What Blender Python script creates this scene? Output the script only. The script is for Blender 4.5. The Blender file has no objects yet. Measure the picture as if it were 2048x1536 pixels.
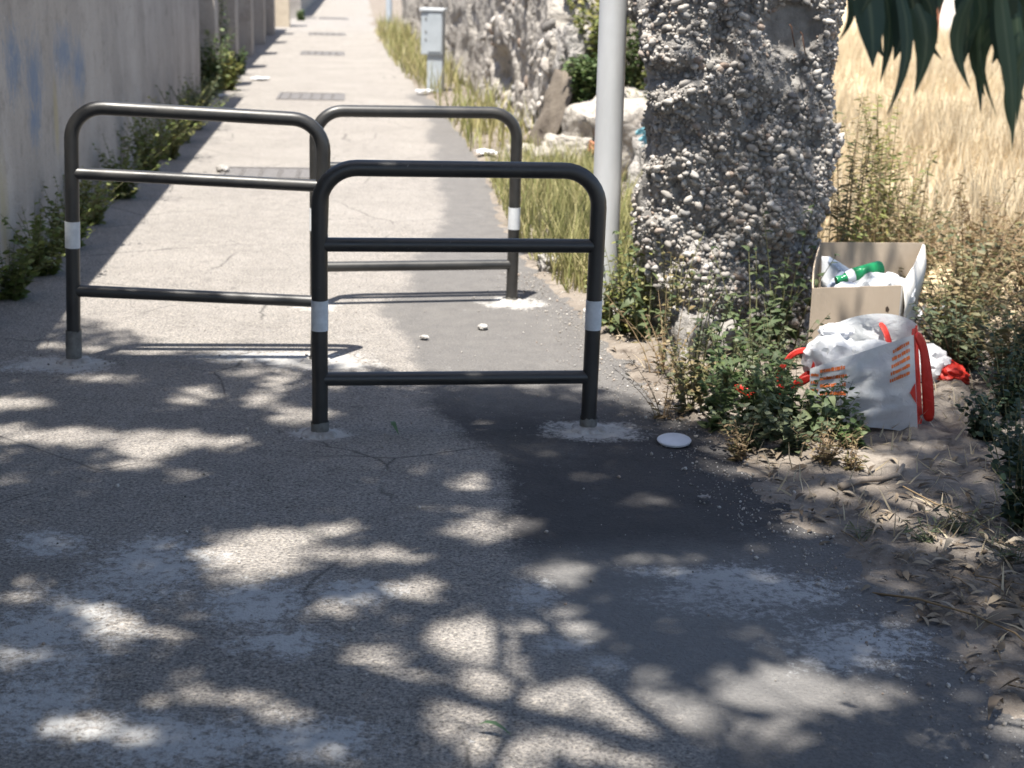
import bpy, bmesh, math, random
import numpy as np
from mathutils import Vector, Matrix, Euler

S = bpy.context.scene
C = S.collection

# ------------------------------------------------------------------ camera, light, exposure
cam = bpy.data.cameras.new('camera')
camo = bpy.data.objects.new('camera', cam)
C.objects.link(camo)
PITCH, ROLL, EYE = math.radians(15.748), math.radians(1.6), 1.73
camo.matrix_world = Matrix.Translation((0, 0, EYE)) @ Matrix.Rotation(math.pi/2 - PITCH, 4, 'X') @ Matrix.Rotation(ROLL, 4, 'Z')
cam.sensor_width = 36.0
cam.lens = 3000/2048*36
cam.clip_start, cam.clip_end = 0.05, 2000
cam.dof.use_dof = True
cam.dof.focus_distance = 4.6
cam.dof.aperture_fstop = 4.2
S.camera = camo

SH = (0.12, 0.28)                                   # shadow of a 1 m upright, in metres on the ground
SUN_EL = math.atan(1/math.hypot(*SH))
world = bpy.data.worlds.new('World')
S.world = world
world.use_nodes = True
wn = world.node_tree
for n in list(wn.nodes): wn.nodes.remove(n)
sky = wn.nodes.new('ShaderNodeTexSky'); sky.sky_type = 'NISHITA'; sky.sun_disc = False
sky.sun_elevation = SUN_EL
sky.sun_rotation = math.atan2(-SH[0], -SH[1])
sky.dust_density = 1.5
bg = wn.nodes.new('ShaderNodeBackground'); bg.inputs['Strength'].default_value = 0.092
wo = wn.nodes.new('ShaderNodeOutputWorld')
wn.links.new(sky.outputs[0], bg.inputs[0]); wn.links.new(bg.outputs[0], wo.inputs[0])

sl = bpy.data.lights.new('sun', 'SUN'); sl.energy = 4.8; sl.angle = math.radians(0.53); sl.color = (1.0, 0.95, 0.87)
so = bpy.data.objects.new('sun', sl); C.objects.link(so)
so.rotation_euler = Vector((SH[0], SH[1], -1)).to_track_quat('-Z', 'Y').to_euler()
so.location = (-4, -9, 30)
S.view_settings.view_transform = 'Standard'
S.view_settings.look = 'None'
S.view_settings.exposure = 1.4
S.view_settings.gamma = 1.0

# ------------------------------------------------------------------ helpers
rng = np.random.default_rng(7)
random.seed(7)

def _h(i, j, k, s):
    n = (i*374761393 + j*668265263 + k*2147483647 + s*974634777) & 0xffffffff
    n = ((n ^ (n >> 13)) * 1274126177) & 0xffffffff
    n = n ^ (n >> 16)
    return n.astype(np.float64)/4294967295.0

def vnoise(p, s=0):
    p = np.asarray(p, float)
    f = np.floor(p).astype(np.int64); t = p - f; t = t*t*(3 - 2*t)
    o = np.zeros(len(p))
    for a in (0, 1):
        for b in (0, 1):
            for c in (0, 1):
                w = (t[:, 0] if a else 1-t[:, 0])*(t[:, 1] if b else 1-t[:, 1])*(t[:, 2] if c else 1-t[:, 2])
                o += w*_h(f[:, 0]+a, f[:, 1]+b, f[:, 2]+c, s)
    return o

def fbm(p, octs=4, s=0, gain=0.5):
    p = np.asarray(p, float); o = 0; a = 1; n = 0
    for i in range(octs):
        o = o + a*vnoise(p*2**i + 17.3*i, s+i); n += a; a *= gain
    return o/n                                        # 0..1

def fb1(x, y, z=0., octs=4, s=0): return float(fbm(np.array([[x, y, z]]), octs, s)[0])

def link(o, parent=None):
    C.objects.link(o)
    if parent is not None: o.parent = parent
    return o

def tag(o, label=None, cat=None, group=None, kind=None):
    if label: o['label'] = label
    if cat: o['category'] = cat
    if group: o['group'] = group
    if kind: o['kind'] = kind
    return o

def empty(name, loc=(0, 0, 0), rot=(0, 0, 0)):
    o = bpy.data.objects.new(name, None); link(o); o.location = loc; o.rotation_euler = rot
    o.empty_display_size = 0.1
    return o

def fast(name, V, F, mat, parent=None, smooth=False, attrs=None):
    """mesh from arrays; F is (m,3) or (m,4)"""
    V = np.ascontiguousarray(V, dtype=np.float32); F = np.ascontiguousarray(F, dtype=np.int32)
    me = bpy.data.meshes.new(name)
    me.vertices.add(len(V)); me.vertices.foreach_set('co', V.ravel())
    k = F.shape[1]
    me.loops.add(F.size); me.loops.foreach_set('vertex_index', F.ravel())
    me.polygons.add(len(F)); me.polygons.foreach_set('loop_start', np.arange(0, F.size, k, dtype=np.int32))
    if smooth: me.polygons.foreach_set('use_smooth', np.ones(len(F), dtype=bool))
    me.update(calc_edges=True)
    for an, av in (attrs or {}).items():
        at = me.attributes.new(an, 'FLOAT', 'POINT'); at.data.foreach_set('value', np.asarray(av, np.float32))
    me.materials.append(mat)
    return link(bpy.data.objects.new(name, me), parent)

class MB:
    """collects shapes into one mesh"""
    def __init__(self): self.v = []; self.f = []
    def add(self, v, f):
        n = len(self.v); self.v += [tuple(q) for q in v]; self.f += [tuple(i+n for i in q) for q in f]; return self
    def tube(self, pts, r, n=10, cap=True):
        pts = [Vector(p) for p in pts]; rs = r if isinstance(r, (list, tuple)) else [r]*len(pts)
        v = []; f = []; m = len(pts)
        t0 = (pts[1]-pts[0]).normalized()
        u = t0.orthogonal().normalized()
        for i, p in enumerate(pts):
            t = (pts[min(i+1, m-1)] - pts[max(i-1, 0)]).normalized()
            u = (u - t*u.dot(t)).normalized(); w = t.cross(u)
            for k in range(n):
                a = 2*math.pi*k/n
                v.append(p + (u*math.cos(a) + w*math.sin(a))*rs[i])
        for i in range(m-1):
            for k in range(n):
                a = i*n+k; b = i*n+(k+1) % n
                f.append((a, b, b+n, a+n))
        if cap:
            f.append(tuple(range(n))[::-1]); f.append(tuple(range((m-1)*n, m*n)))
        return self.add(v, f)
    def box(self, lo, hi):
        x0, y0, z0 = lo; x1, y1, z1 = hi
        v = [(x0, y0, z0), (x1, y0, z0), (x1, y1, z0), (x0, y1, z0), (x0, y0, z1), (x1, y0, z1), (x1, y1, z1), (x0, y1, z1)]
        return self.add(v, [(3, 2, 1, 0), (4, 5, 6, 7), (0, 1, 5, 4), (1, 2, 6, 5), (2, 3, 7, 6), (3, 0, 4, 7)])
    def build(self, name, mat, parent=None, smooth=False, bevel=0, autosmooth=None):
        me = bpy.data.meshes.new(name); me.from_pydata(self.v, [], self.f); me.update()
        if bevel:
            bm = bmesh.new(); bm.from_mesh(me)
            bmesh.ops.bevel(bm, geom=bm.edges[:], offset=bevel, segments=2, affect='EDGES', profile=0.7)
            bm.to_mesh(me); bm.free()
        if smooth:
            me.polygons.foreach_set('use_smooth', np.ones(len(me.polygons), dtype=bool))
            if autosmooth: me.set_sharp_from_angle(angle=math.radians(autosmooth))
        me.materials.append(mat)
        return link(bpy.data.objects.new(name, me), parent)

def frames(d, roll):
    """rotation matrices (n,3,3) whose columns are side, axis d, normal"""
    d = d/np.linalg.norm(d, axis=1, keepdims=True)
    up = np.tile([0., 0., 1.], (len(d), 1)); bad = np.abs(d[:, 2]) > 0.97; up[bad] = [1., 0, 0]
    s = np.cross(d, up); s /= np.linalg.norm(s, axis=1, keepdims=True); n = np.cross(s, d)
    c, q = np.cos(roll)[:, None], np.sin(roll)[:, None]
    return np.stack([s*c + n*q, d, n*c - s*q], axis=2)

def scatter(T, TF, P, R, Sc, tint=None):
    """copies of template T at P: returns V, F, tint-per-vertex"""
    n, k = len(P), len(T)
    V = np.einsum('nij,nkj->nki', R, T[None]*Sc[:, None, :]) + P[:, None, :]
    F = (TF[None] + (np.arange(n)*k)[:, None, None]).reshape(-1, TF.shape[1])
    tv = np.repeat(rng.random(n) if tint is None else tint, k)
    return V.reshape(-1, 3), F, tv

def leaf_t(ts, ws, bend=0.15, fold=0.0):
    """leaf template along +Y of length 1, half-width 1 at its widest, gently bent"""
    v = []; f = []
    for i, (t, w) in enumerate(zip(ts, ws)):
        z = -bend*t*t
        v += [(-w, t, z + fold*w), (w, t, z + fold*w)]
    for i in range(len(ts)-1): f.append((2*i, 2*i+1, 2*i+3, 2*i+2))
    return np.array(v, float), np.array(f)
LANCE = leaf_t((0, .22, .6, 1), (.12, .9, .85, .04), .2)
OVATE = leaf_t((0, .15, .4, .72, 1), (.1, .8, 1, .62, .05), .25)
SPRAY = leaf_t((0, .4, 1), (.25, 1, .06), .2)
BLADE = leaf_t((0, .5, 1), (1, .8, .08), .35)

def cat(parts):
    """join several (V,F,t)"""
    o = 0; vs = []; fs = []; ts = []
    for v, f, t in parts:
        vs.append(v); fs.append(f+o); ts.append(t); o += len(v)
    return np.concatenate(vs), np.concatenate(fs), np.concatenate(ts)

# ------------------------------------------------------------------ materials
def nt(name):
    m = bpy.data.materials.new(name); m.use_nodes = True; t = m.node_tree
    for n in list(t.nodes): t.nodes.remove(n)
    o = t.nodes.new('ShaderNodeOutputMaterial'); b = t.nodes.new('ShaderNodeBsdfPrincipled')
    t.links.new(b.outputs[0], o.inputs[0])
    return m, t, b, o

def N(t, kind, **kw):
    n = t.nodes.new('ShaderNode'+kind)
    for k, v in kw.items():
        if k in n.inputs: n.inputs[k].default_value = v
        else: setattr(n, k, v)
    return n

def val(t, sock, v):
    if hasattr(v, 'is_output') or hasattr(v, 'links'): t.links.new(v, sock)
    else: sock.default_value = v

def mix(t, f, a, b, mode='MIX'):
    n = t.nodes.new('ShaderNodeMix'); n.data_type = 'RGBA'; n.blend_type = mode
    val(t, n.inputs[0], f)
    for i, x in ((6, a), (7, b)):
        if isinstance(x, (tuple, list)): n.inputs[i].default_value = (*x[:3], 1)
        else: t.links.new(x, n.inputs[i])
    return n.outputs[2]

def ramp(t, x, stops):
    n = t.nodes.new('ShaderNodeValToRGB'); e = n.color_ramp.elements
    while len(e) < len(stops): e.new(0.5)
    for q, (p, c) in zip(e, stops):
        q.position = p; q.color = (c, c, c, 1) if not isinstance(c, (tuple, list)) else (*c[:3], 1)
    t.links.new(x, n.inputs[0]); return n.outputs[0]

def math_(t, op, a, b=0.0, clamp=False):
    n = t.nodes.new('ShaderNodeMath'); n.operation = op; n.use_clamp = clamp
    val(t, n.inputs[0], a); val(t, n.inputs[1], b); return n.outputs[0]

def coord(t, stretch=None, space='Object'):
    tc = t.nodes.new('ShaderNodeTexCoord'); out = tc.outputs[space]
    if stretch:
        mp = t.nodes.new('ShaderNodeMapping'); mp.inputs['Scale'].default_value = stretch
        t.links.new(out, mp.inputs[0]); out = mp.outputs[0]
    return out

def noise(t, co, scale, detail=4, rough=0.55, dist=0.0):
    n = N(t, 'TexNoise', Scale=scale, Detail=detail, Roughness=rough, Distortion=dist); t.links.new(co, n.inputs['Vector']); return n.outputs[0]

def bump(t, b, h, strength, dist=0.01):
    n = N(t, 'Bump', Strength=strength, Distance=dist); t.links.new(h, n.inputs['Height']); t.links.new(n.outputs[0], b.inputs['Normal']); return n

def pmat(name, c1, c2=None, scale=8, rough=0.8, bmp=0.3, bscale=None, stretch=None, spec=0.3, metal=0, bdist=0.01, lo=.35, hi=.65):
    m, t, b, o = nt(name); co = coord(t, stretch)
    n1 = noise(t, co, scale, 5, .6)
    if c2: t.links.new(mix(t, ramp(t, n1, [(lo, 0), (hi, 1)]), c1, c2), b.inputs['Base Color'])
    else: b.inputs['Base Color'].default_value = (*c1, 1)
    b.inputs['Roughness'].default_value = rough; b.inputs['Specular IOR Level'].default_value = spec; b.inputs['Metallic'].default_value = metal
    if bmp: bump(t, b, noise(t, co, bscale or scale*4, 4, .6), bmp, bdist)
    return m

def leafmat(name, c1, c2, c3=None, trans=0.35, attr='tint', rough=0.55, spec=0.35):
    """foliage: colour by the leaf's own tint, some light passes through"""
    m, t, b, o = nt(name)
    if attr == 'random': x = N(t, 'ObjectInfo').outputs['Random']
    else: x = N(t, 'Attribute', attribute_name=attr).outputs['Fac']
    st = [(0, c1), (1, c2)] if c3 is None else [(0, c1), (.55, c2), (1, c3)]
    col = ramp(t, x, st)
    nz = noise(t, coord(t), 9, 3)
    col = mix(t, ramp(t, nz, [(.3, 0), (.7, .35)]), col, mix(t, 1.0, col, (.55, .6, .5), 'MULTIPLY'))
    t.links.new(col, b.inputs['Base Color']); b.inputs['Roughness'].default_value = rough; b.inputs['Specular IOR Level'].default_value = spec
    tr = t.nodes.new('ShaderNodeBsdfTranslucent'); t.links.new(col, tr.inputs[0])
    mx = t.nodes.new('ShaderNodeMixShader'); mx.inputs[0].default_value = trans
    t.links.new(b.outputs[0], mx.inputs[1]); t.links.new(tr.outputs[0], mx.inputs[2]); t.links.new(mx.outputs[0], o.inputs[0])
    return m

def asphalt(name, base_lo, base_hi, dust, cement=False, strip=False, dark=None, grain=1.0):
    m, t, b, o = nt(name); co = coord(t)
    big = noise(t, co, 1.3, 5, .6)
    mid = noise(t, co, 9, 5, .65)
    fine = noise(t, co, 95, 3, .7)
    pit = noise(t, co, 42, 5, .75)
    vor = N(t, 'TexVoronoi', Scale=150.0); t.links.new(co, vor.inputs['Vector'])
    col = mix(t, ramp(t, mid, [(.3, 0), (.7, 1)]), base_lo, base_hi)
    col = mix(t, ramp(t, big, [(.4, 0), (.7, .6)]), col, dust)
    col = mix(t, ramp(t, fine, [(.36, .75*grain), (.52, 0)]), col, mix(t, 1.0, col, (.42, .42, .43), 'MULTIPLY'))
    col = mix(t, ramp(t, pit, [(.56, 0), (.70, .5*grain)]), col, mix(t, 1.0, col, (1.5, 1.46, 1.4), 'MULTIPLY'))
    col = mix(t, ramp(t, fine, [(.56, 0), (.74, .65*grain)]), col, mix(t, 1.0, col, (1.7, 1.65, 1.55), 'MULTIPLY'))
    bw = N(t, 'SeparateColor'); t.links.new(vor.outputs['Color'], bw.inputs[0])
    col = mix(t, ramp(t, bw.outputs[0], [(.8, 0), (1, .5*grain)]), col, mix(t, 1.0, col, (1.5, 1.45, 1.35), 'MULTIPLY'))
    col = mix(t, ramp(t, pit, [(.30, .85*grain), (.46, 0)]), col, mix(t, 1.0, col, (.5, .5, .5), 'MULTIPLY'))
    if dark:
        a = N(t, 'Attribute', attribute_name='fresh').outputs['Fac']
        col = mix(t, a, col, mix(t, 1.0, col, dark, 'MULTIPLY'))
    cv = N(t, 'TexVoronoi', Scale=1.15, feature='DISTANCE_TO_EDGE'); wv = mix(t, .22, co, N(t, 'TexNoise', Scale=3.0, Detail=6.0).outputs['Color']); t.links.new(wv, cv.inputs['Vector'])
    crack = math_(t, 'MULTIPLY', ramp(t, cv.outputs[0], [(.0, 1), (.008, 0)]), ramp(t, big, [(.46, 0), (.56, .75)]))
    col = mix(t, crack, col, (.05, .047, .045))
    blot = noise(t, co, 17, 5, .7)
    col = mix(t, ramp(t, blot, [(.30, .8), (.44, 0)]), col, mix(t, 1.0, col, (.6, .6, .6), 'MULTIPLY'))
    if strip:                                         # newer, darker asphalt along the verge, its rim worn into the old surface
        d = N(t, 'Attribute', attribute_name='strip').outputs['Fac']
        rag = math_(t, 'ADD', math_(t, 'MULTIPLY', math_(t, 'SUBTRACT', noise(t, co, 7, 6, .72), .5), .9), math_(t, 'MULTIPLY', math_(t, 'SUBTRACT', noise(t, co, 60, 4, .7), .5), .7))
        k = ramp(t, math_(t, 'ADD', d, rag), [(.36, 0), (.64, 1)])
        lo = mix(t, ramp(t, mid, [(.3, 0), (.7, 1)]), (.13, .124, .12), (.165, .157, .149))
        lo = mix(t, ramp(t, fine, [(.36, .45), (.52, 0)]), lo, mix(t, 1.0, lo, (.5, .5, .5), 'MULTIPLY'))
        lo = mix(t, ramp(t, fine, [(.56, 0), (.74, .5)]), lo, mix(t, 1.0, lo, (1.5, 1.45, 1.4), 'MULTIPLY'))
        fr = N(t, 'Attribute', attribute_name='fresh').outputs['Fac']
        fr = ramp(t, math_(t, 'ADD', fr, math_(t, 'MULTIPLY', math_(t, 'SUBTRACT', noise(t, co, 16, 5, .7), .5), .7)), [(.1, 0), (.95, 1)])
        lo = mix(t, fr, lo, mix(t, 1.0, lo, (.46, .46, .48), 'MULTIPLY'))
        col = mix(t, k, col, lo)
    if cement:
        a = N(t, 'Attribute', attribute_name='cement').outputs['Fac']
        br = math_(t, 'ADD', math_(t, 'MULTIPLY', a, .8), math_(t, 'ADD', math_(t, 'MULTIPLY', math_(t, 'SUBTRACT', noise(t, co, 34, 7, .85, .4), .5), 2.8), math_(t, 'MULTIPLY', math_(t, 'SUBTRACT', noise(t, co, 5, 4, .6), .5), 1.2)))
        spots = ramp(t, noise(t, co, 24, 4, .65), [(.36, .15), (.48, 1)])
        col = mix(t, math_(t, 'MULTIPLY', ramp(t, br, [(.34, 0), (.74, .85)]), spots), col, (.49, .49, .485))
        mo = N(t, 'Attribute', attribute_name='mortar').outputs['Fac']
        mr = math_(t, 'ADD', mo, math_(t, 'ADD', math_(t, 'MULTIPLY', math_(t, 'SUBTRACT', noise(t, co, 9, 6, .75), .5), 1.3), math_(t, 'MULTIPLY', math_(t, 'SUBTRACT', noise(t, co, 55, 4, .7), .5), .8)))
        s = N(t, 'Attribute', attribute_name='smooth').outputs['Fac']
        col = mix(t, math_(t, 'MULTIPLY', s, .5), col, mix(t, ramp(t, pit, [(.3, 0), (.7, 1)]), (.15, .15, .15), (.24, .24, .235)))
        col = mix(t, ramp(t, mr, [(.5, 0), (.8, .92)]), col, mix(t, ramp(t, mid, [(.3, 0), (.7, 1)]), (.37, .355, .335), (.54, .525, .50)))
    t.links.new(col, b.inputs['Base Color']); b.inputs['Roughness'].default_value = .9; b.inputs['Specular IOR Level'].default_value = .25
    hs = math_(t, 'ADD', math_(t, 'MULTIPLY', fine, .5), math_(t, 'ADD', math_(t, 'MULTIPLY', mid, .6), math_(t, 'MULTIPLY', pit, .9)))
    bump(t, b, hs, .75*grain, .014)
    return m

M = {}
M['path'] = asphalt('old_asphalt', (.215, .20, .184), (.287, .267, .246), (.32, .298, .274), cement=True, strip=True, grain=1.3)
def tube_paint():
    """black paint with dust on it and a few chips down to grey primer"""
    m, t, b, o = nt('black_paint'); co = coord(t)
    n1 = noise(t, co, 6, 5, .65); n2 = noise(t, co, 48, 4, .6, .8)
    col = mix(t, ramp(t, n1, [(.35, 0), (.7, 1)]), (.017, .017, .017), (.034, .032, .029))
    col = mix(t, ramp(t, n2, [(.715, 0), (.735, .8)]), col, (.19, .18, .17))
    t.links.new(col, b.inputs['Base Color']); t.links.new(ramp(t, n1, [(.3, .34), (.7, .52)]), b.inputs['Roughness']); b.inputs['Specular IOR Level'].default_value = .6
    bump(t, b, noise(t, co, 70, 3), .06, .004)
    return m
M['black'] = tube_paint()
M['band'] = pmat('white_band', (.62, .64, .66), (.5, .52, .54), 30, .5, .05)
M['sleeve'] = pmat('dirty_galvanised', (.22, .215, .2), (.12, .115, .105), 25, .6, .3, metal=.2)
M['mortar'] = pmat('spilled_mortar', (.46, .445, .42), (.27, .255, .24), 14, .95, .9, 60)
M['zinc'] = pmat('galvanised_steel', (.60, .61, .62), (.52, .53, .535), 7, .45, .08, 40, stretch=(1, 1, .3), metal=.15, spec=.5)
M['cabinet'] = pmat('grey_cabinet_plastic', (.40, .44, .47), (.34, .375, .40), 5, .6, .05)
M['lidgrey'] = pmat('cabinet_lid_grey', (.5, .53, .55), None, 5, .6, .05)
M['iron'] = pmat('cast_iron', (.12, .112, .107), (.185, .173, .163), 30, .6, .4, 90, metal=.2)
M['pebble'] = None

# ------------------------------------------------------------------ layout of the place (metres; x right, y away from the viewer)
EY = np.array([-30, 1.0, 2.4, 3.13, 3.53, 4.15, 4.78, 5.31, 5.95, 6.76, 7.25, 8.59, 10.1, 13.17, 16.4, 19.64, 26.83, 40.6, 57.6, 120])
EX = np.array([1.7, 1.45, 1.30, 1.21, 1.15, 1.02, .81, .74, .55, .40, .33, .06, -.16, -.38, -.75, -1.29, -2.3, -4.0, -5.83, -12.4])
def edge(y): return np.interp(y, EY, EX)
def wallx(y): return -1.9 - 0.1055*np.asarray(y, float)

def ground_z(x, y):
    x = np.atleast_1d(np.asarray(x, float)); y = np.atleast_1d(np.asarray(y, float))
    d = x - edge(y)
    p = np.stack([x, y, 0*x], 1)
    rise = np.clip(d/.55, 0, 1); rise = rise*rise*(3-2*rise)
    far = np.clip((y-8)/6, 0, 1)
    bumps = (fbm(p*2.2, 4, 3)-.5)*.075 + (fbm(p*11, 3, 5)-.5)*.03
    rim = np.clip((d+.10)/.2, 0, 1); rim = rim*rim*(3-2*rim)
    z = -.035 + rim*(.042 + (fbm(p*7, 4, 4)-.5)*.045 + (fbm(p*24, 2, 6)-.5)*.03) + rise*(.02 + bumps)
    return z
def gz(x, y): return float(ground_z(x, y)[0])

# soil and field: one sheet to the horizon
def axis(fine_lo, fine_hi, step, lo, hi, g=1.18):
    a = list(np.arange(fine_lo, fine_hi, step)); s = step; x = a[-1]
    while x < hi: s *= g; x += s; a.append(x)
    s = step; x = a[0]; b = []
    while x > lo: s *= g; x -= s; b.append(x)
    return np.array(b[::-1]+a)
gx = axis(-.6, 3.4, .026, -400, 400); gy = axis(2.6, 11, .03, -300, 700)
X, Y = np.meshgrid(gx, gy); xs, ys = X.ravel(), Y.ravel()
zz = ground_z(xs, ys)
nx, ny = len(gx), len(gy)
ii = (np.arange(ny-1)[:, None]*nx + np.arange(nx-1)[None]).ravel()
gf = np.stack([ii, ii+1, ii+1+nx, ii+nx], 1)
field_a = np.clip((xs-.12*ys-.35)/.4, 0, 1)*np.clip((ys - 7.2 + (xs-2)*.25 + (fbm(np.stack([xs, ys, 0*xs], 1)*1.5, 3, 8)-.5)*2.4)/1.6, 0, 1)

def soil_mat():
    m, t, b, o = nt('soil_and_dry_field'); co = coord(t)
    a = noise(t, co, 2.5, 6, .65); f = noise(t, co, 40, 4, .7); g = noise(t, co, 12, 5, .65)
    soil = mix(t, ramp(t, a, [(.35, 0), (.65, 1)]), (.15, .127, .106), (.25, .218, .185))
    soil = mix(t, ramp(t, g, [(.3, .8), (.48, 0)]), soil, (.065, .052, .043))
    soil = mix(t, ramp(t, f, [(.58, 0), (.72, .7)]), soil, (.33, .295, .255))
    fc = mix(t, ramp(t, g, [(.3, 0), (.7, 1)]), (.40, .31, .195), (.52, .42, .27))
    fc = mix(t, ramp(t, a, [(.5, 0), (.75, .7)]), fc, (.50, .37, .24))
    at = N(t, 'Attribute', attribute_name='field').outputs['Fac']
    t.links.new(mix(t, at, soil, fc), b.inputs['Base Color']); b.inputs['Roughness'].default_value = .95; b.inputs['Specular IOR Level'].default_value = .15
    bump(t, b, math_(t, 'ADD', f, g), .7, .02)
    return m
M['soil'] = soil_mat()
tag(fast('ground', np.stack([xs, ys, zz], 1), gf, M['soil'], None, True, {'field': field_a}), kind='structure')

# the path: a sheet of old asphalt between the wall and the verge, ragged along the verge
CEM = [(-1.04, 4.07, .19, .26), (-1.18, 3.65, .21, .28), (-1.11, 3.24, .18, .22), (-.68, 3.82, .18, .17), (-.59, 3.6, .13, .12), (-1.38, 4.21, .12, .12),
       (-.75, 3.07, .28, .14), (.07, 3.93, .09, .1), (.16, 3.62, .08, .06), (.26, 3.51, .08, .06), (-.42, 3.08, .17, .11), (.7, 4.01, .29, .18),
       (.92, 3.67, .2, .19), (-1.04, 6.46, .35, .13), (-1.94, 6.2, .23, .11), (-.44, 3.93, .14, .1), (-1.6, 3.3, .4, .5), (.62, 4.12, .3, .06)]
def blob(x, y, L, k=1.0):
    o = np.zeros_like(x)
    for cx, cy, rx, ry in L:
        o = np.maximum(o, np.clip(1.25 - np.hypot((x-cx)/(rx*1.25), (y-cy)/(ry*1.25)), 0, 1))
    return o*k
def sheet(name, ya, left, right, nu, z, mat, warp, attrs):
    ys_ = np.repeat(ya, nu); u = np.tile(np.linspace(0, 1, nu), len(ya))
    L, R = left(ys_), right(ys_)
    p = np.stack([ys_*0+1, ys_, 0*ys_], 1)
    R = R + (fbm(p*5, 5, 21)-.5)*warp*.4; L = L + (fbm(p*3, 6, 23, .7)-.5)*warp*1.6
    x = L + (R-L)*u
    zz = z + (fbm(np.stack([x, ys_, 0*x], 1)*1.1, 3, 31)-.5)*.006
    i = (np.arange(len(ya)-1)[:, None]*nu + np.arange(nu-1)[None]).ravel()
    f = np.stack([i, i+1, i+1+nu, i+nu], 1)
    return fast(name, np.stack([x, ys_, zz], 1), f, mat, None, True, attrs(x, ys_))
ya = np.concatenate([np.arange(-12, 2.6, .4), np.arange(2.6, 7.4, .03), np.arange(7.4, 20, .12), np.arange(20, 120, .8)])
DY = np.array([2.6, 3.1, 3.55, 3.97, 4.35, 4.9, 5.66, 6.16, 6.49, 7.04, 7.46, 8.2, 9.13, 10.67, 12.47, 15.86, 19, 21])
DX = np.array([.62, .45, .28, .11, .05, -.03, -.24, -.37, -.44, -.57, -.63, -.64, -.53, -.55, -.70, -.93, -1.3, -1.75])
FEET = [(-.716, 5.36, .14, .10), (.31, 5.50, .22, .14), (-1.95, 6.27, .26, .12), (-.84, 6.37, .26, .14), (-1.016, 7.50, .14, .12), (0, 7.70, .19, .16)]
def pattr(x, y):
    """where the newer strip, its fresh dark stretch and the mortar stains lie"""
    q = fbm(np.stack([x, y, 0*x], 1)*1.6, 4, 41)
    d = x - np.interp(y, DY, DX) + (q-.5)*.25
    st = np.clip(.5 + d/.30, 0, 1)*np.clip((21-y)/1.5, 0, 1)
    fr = np.clip((6.1 - y + (q-.5)*1.6)/.9, 0, 1)*np.clip((y-4.2+(q-.5)*.9)/.35, 0, 1)
    sm = np.clip(1.5 - np.hypot((x-.44)/.42, (y-3.76)/.46), 0, 1)
    return {'cement': blob(x, y, CEM), 'smooth': sm, 'fresh': fr, 'strip': st, 'mortar': np.max([np.clip(1.25-np.hypot((x-a)/b, (y-c)/d)*.75, 0, 1.1) for a, c, b, d in FEET], axis=0)}
tag(sheet('path', ya, lambda y: wallx(y)-.3, lambda y: edge(y)+.14, 190, 0.0, M['path'], .16, pattr), kind='structure')

# ------------------------------------------------------------------ left: concrete walls
def concrete_mat(name, graffiti):
    m, t, b, o = nt(name); co = coord(t)
    st = coord(t, (1.0, 1, .16))
    v = noise(t, st, 2.2, 6, .65); a = noise(t, co, 1.1, 5, .6); f = noise(t, co, 34, 4, .7)
    col = mix(t, ramp(t, a, [(.35, 0), (.65, 1)]), (.285, .26, .235), (.38, .35, .318))
    col = mix(t, ramp(t, v, [(.30, .5), (.55, 0)]), col, (.23, .21, .19))
    col = mix(t, ramp(t, v, [(.55, 0), (.78, .35)]), col, (.44, .41, .38))
    col = mix(t, ramp(t, f, [(.3, .6), (.45, 0)]), col, mix(t, 1.0, col, (.55, .55, .55), 'MULTIPLY'))
    bl = noise(t, co, 3.6, 6, .7)
    col = mix(t, ramp(t, bl, [(.32, .65), (.47, 0)]), col, mix(t, 1.0, col, (.60, .59, .58), 'MULTIPLY'))
    pk = noise(t, co, 13, 4, .65)
    col = mix(t, ramp(t, pk, [(.64, 0), (.70, .5)]), col, (.47, .45, .43))
    col = mix(t, ramp(t, pk, [(.27, .7), (.33, 0)]), col, (.14, .13, .12))
    if graffiti:                                      # faded blue spray paint and yellow streaks, in wall metres
        sx = N(t, 'SeparateXYZ'); t.links.new(co, sx.inputs[0])
        U, Z = sx.outputs[0], sx.outputs[2]
        def ell(cu, cz, ru, rz):
            du = math_(t, 'DIVIDE', math_(t, 'SUBTRACT', U, cu), ru); dz = math_(t, 'DIVIDE', math_(t, 'SUBTRACT', Z, cz), rz)
            return math_(t, 'SUBTRACT', 1.0, math_(t, 'SQRT', math_(t, 'ADD', math_(t, 'MULTIPLY', du, du), math_(t, 'MULTIPLY', dz, dz))), True)
        n3 = noise(t, coord(t, (2.6, 1, 1.2)), 5.5, 6, .7, 1.5)
        blue = None
        for e in ((12.45, 1.12, .4, .33), (12.95, 1.0, .4, .4), (13.9, 1.08, .6, .3), (14.4, .95, .4, .34), (12.9, .75, .3, .25)):
            q = ell(*e); blue = q if blue is None else math_(t, 'MAXIMUM', blue, q)
        bm_ = ramp(t, math_(t, 'ADD', math_(t, 'MULTIPLY', blue, .75), math_(t, 'MULTIPLY', math_(t, 'SUBTRACT', n3, .62), 1.6)), [(.02, 0), (.5, .8)])
        col = mix(t, bm_, col, (.125, .175, .255))
        yel = None
        for e in ((12.02, .35, .16, .55), (13.55, .72, .12, .35)):
            q = ell(*e); yel = q if yel is None else math_(t, 'MAXIMUM', yel, q)
        col = mix(t, ramp(t, math_(t, 'MULTIPLY', yel, noise(t, st, 6, 4)), [(.08, 0), (.4, .6)]), col, (.34, .29, .16))
    t.links.new(col, b.inputs['Base Color']); b.inputs['Roughness'].default_value = .92; b.inputs['Specular IOR Level'].default_value = .2
    bump(t, b, math_(t, 'ADD', f, math_(t, 'MULTIPLY', v, .35)), .5, .015)
    return m
M['concrete'] = concrete_mat('weathered_concrete', True)
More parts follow.
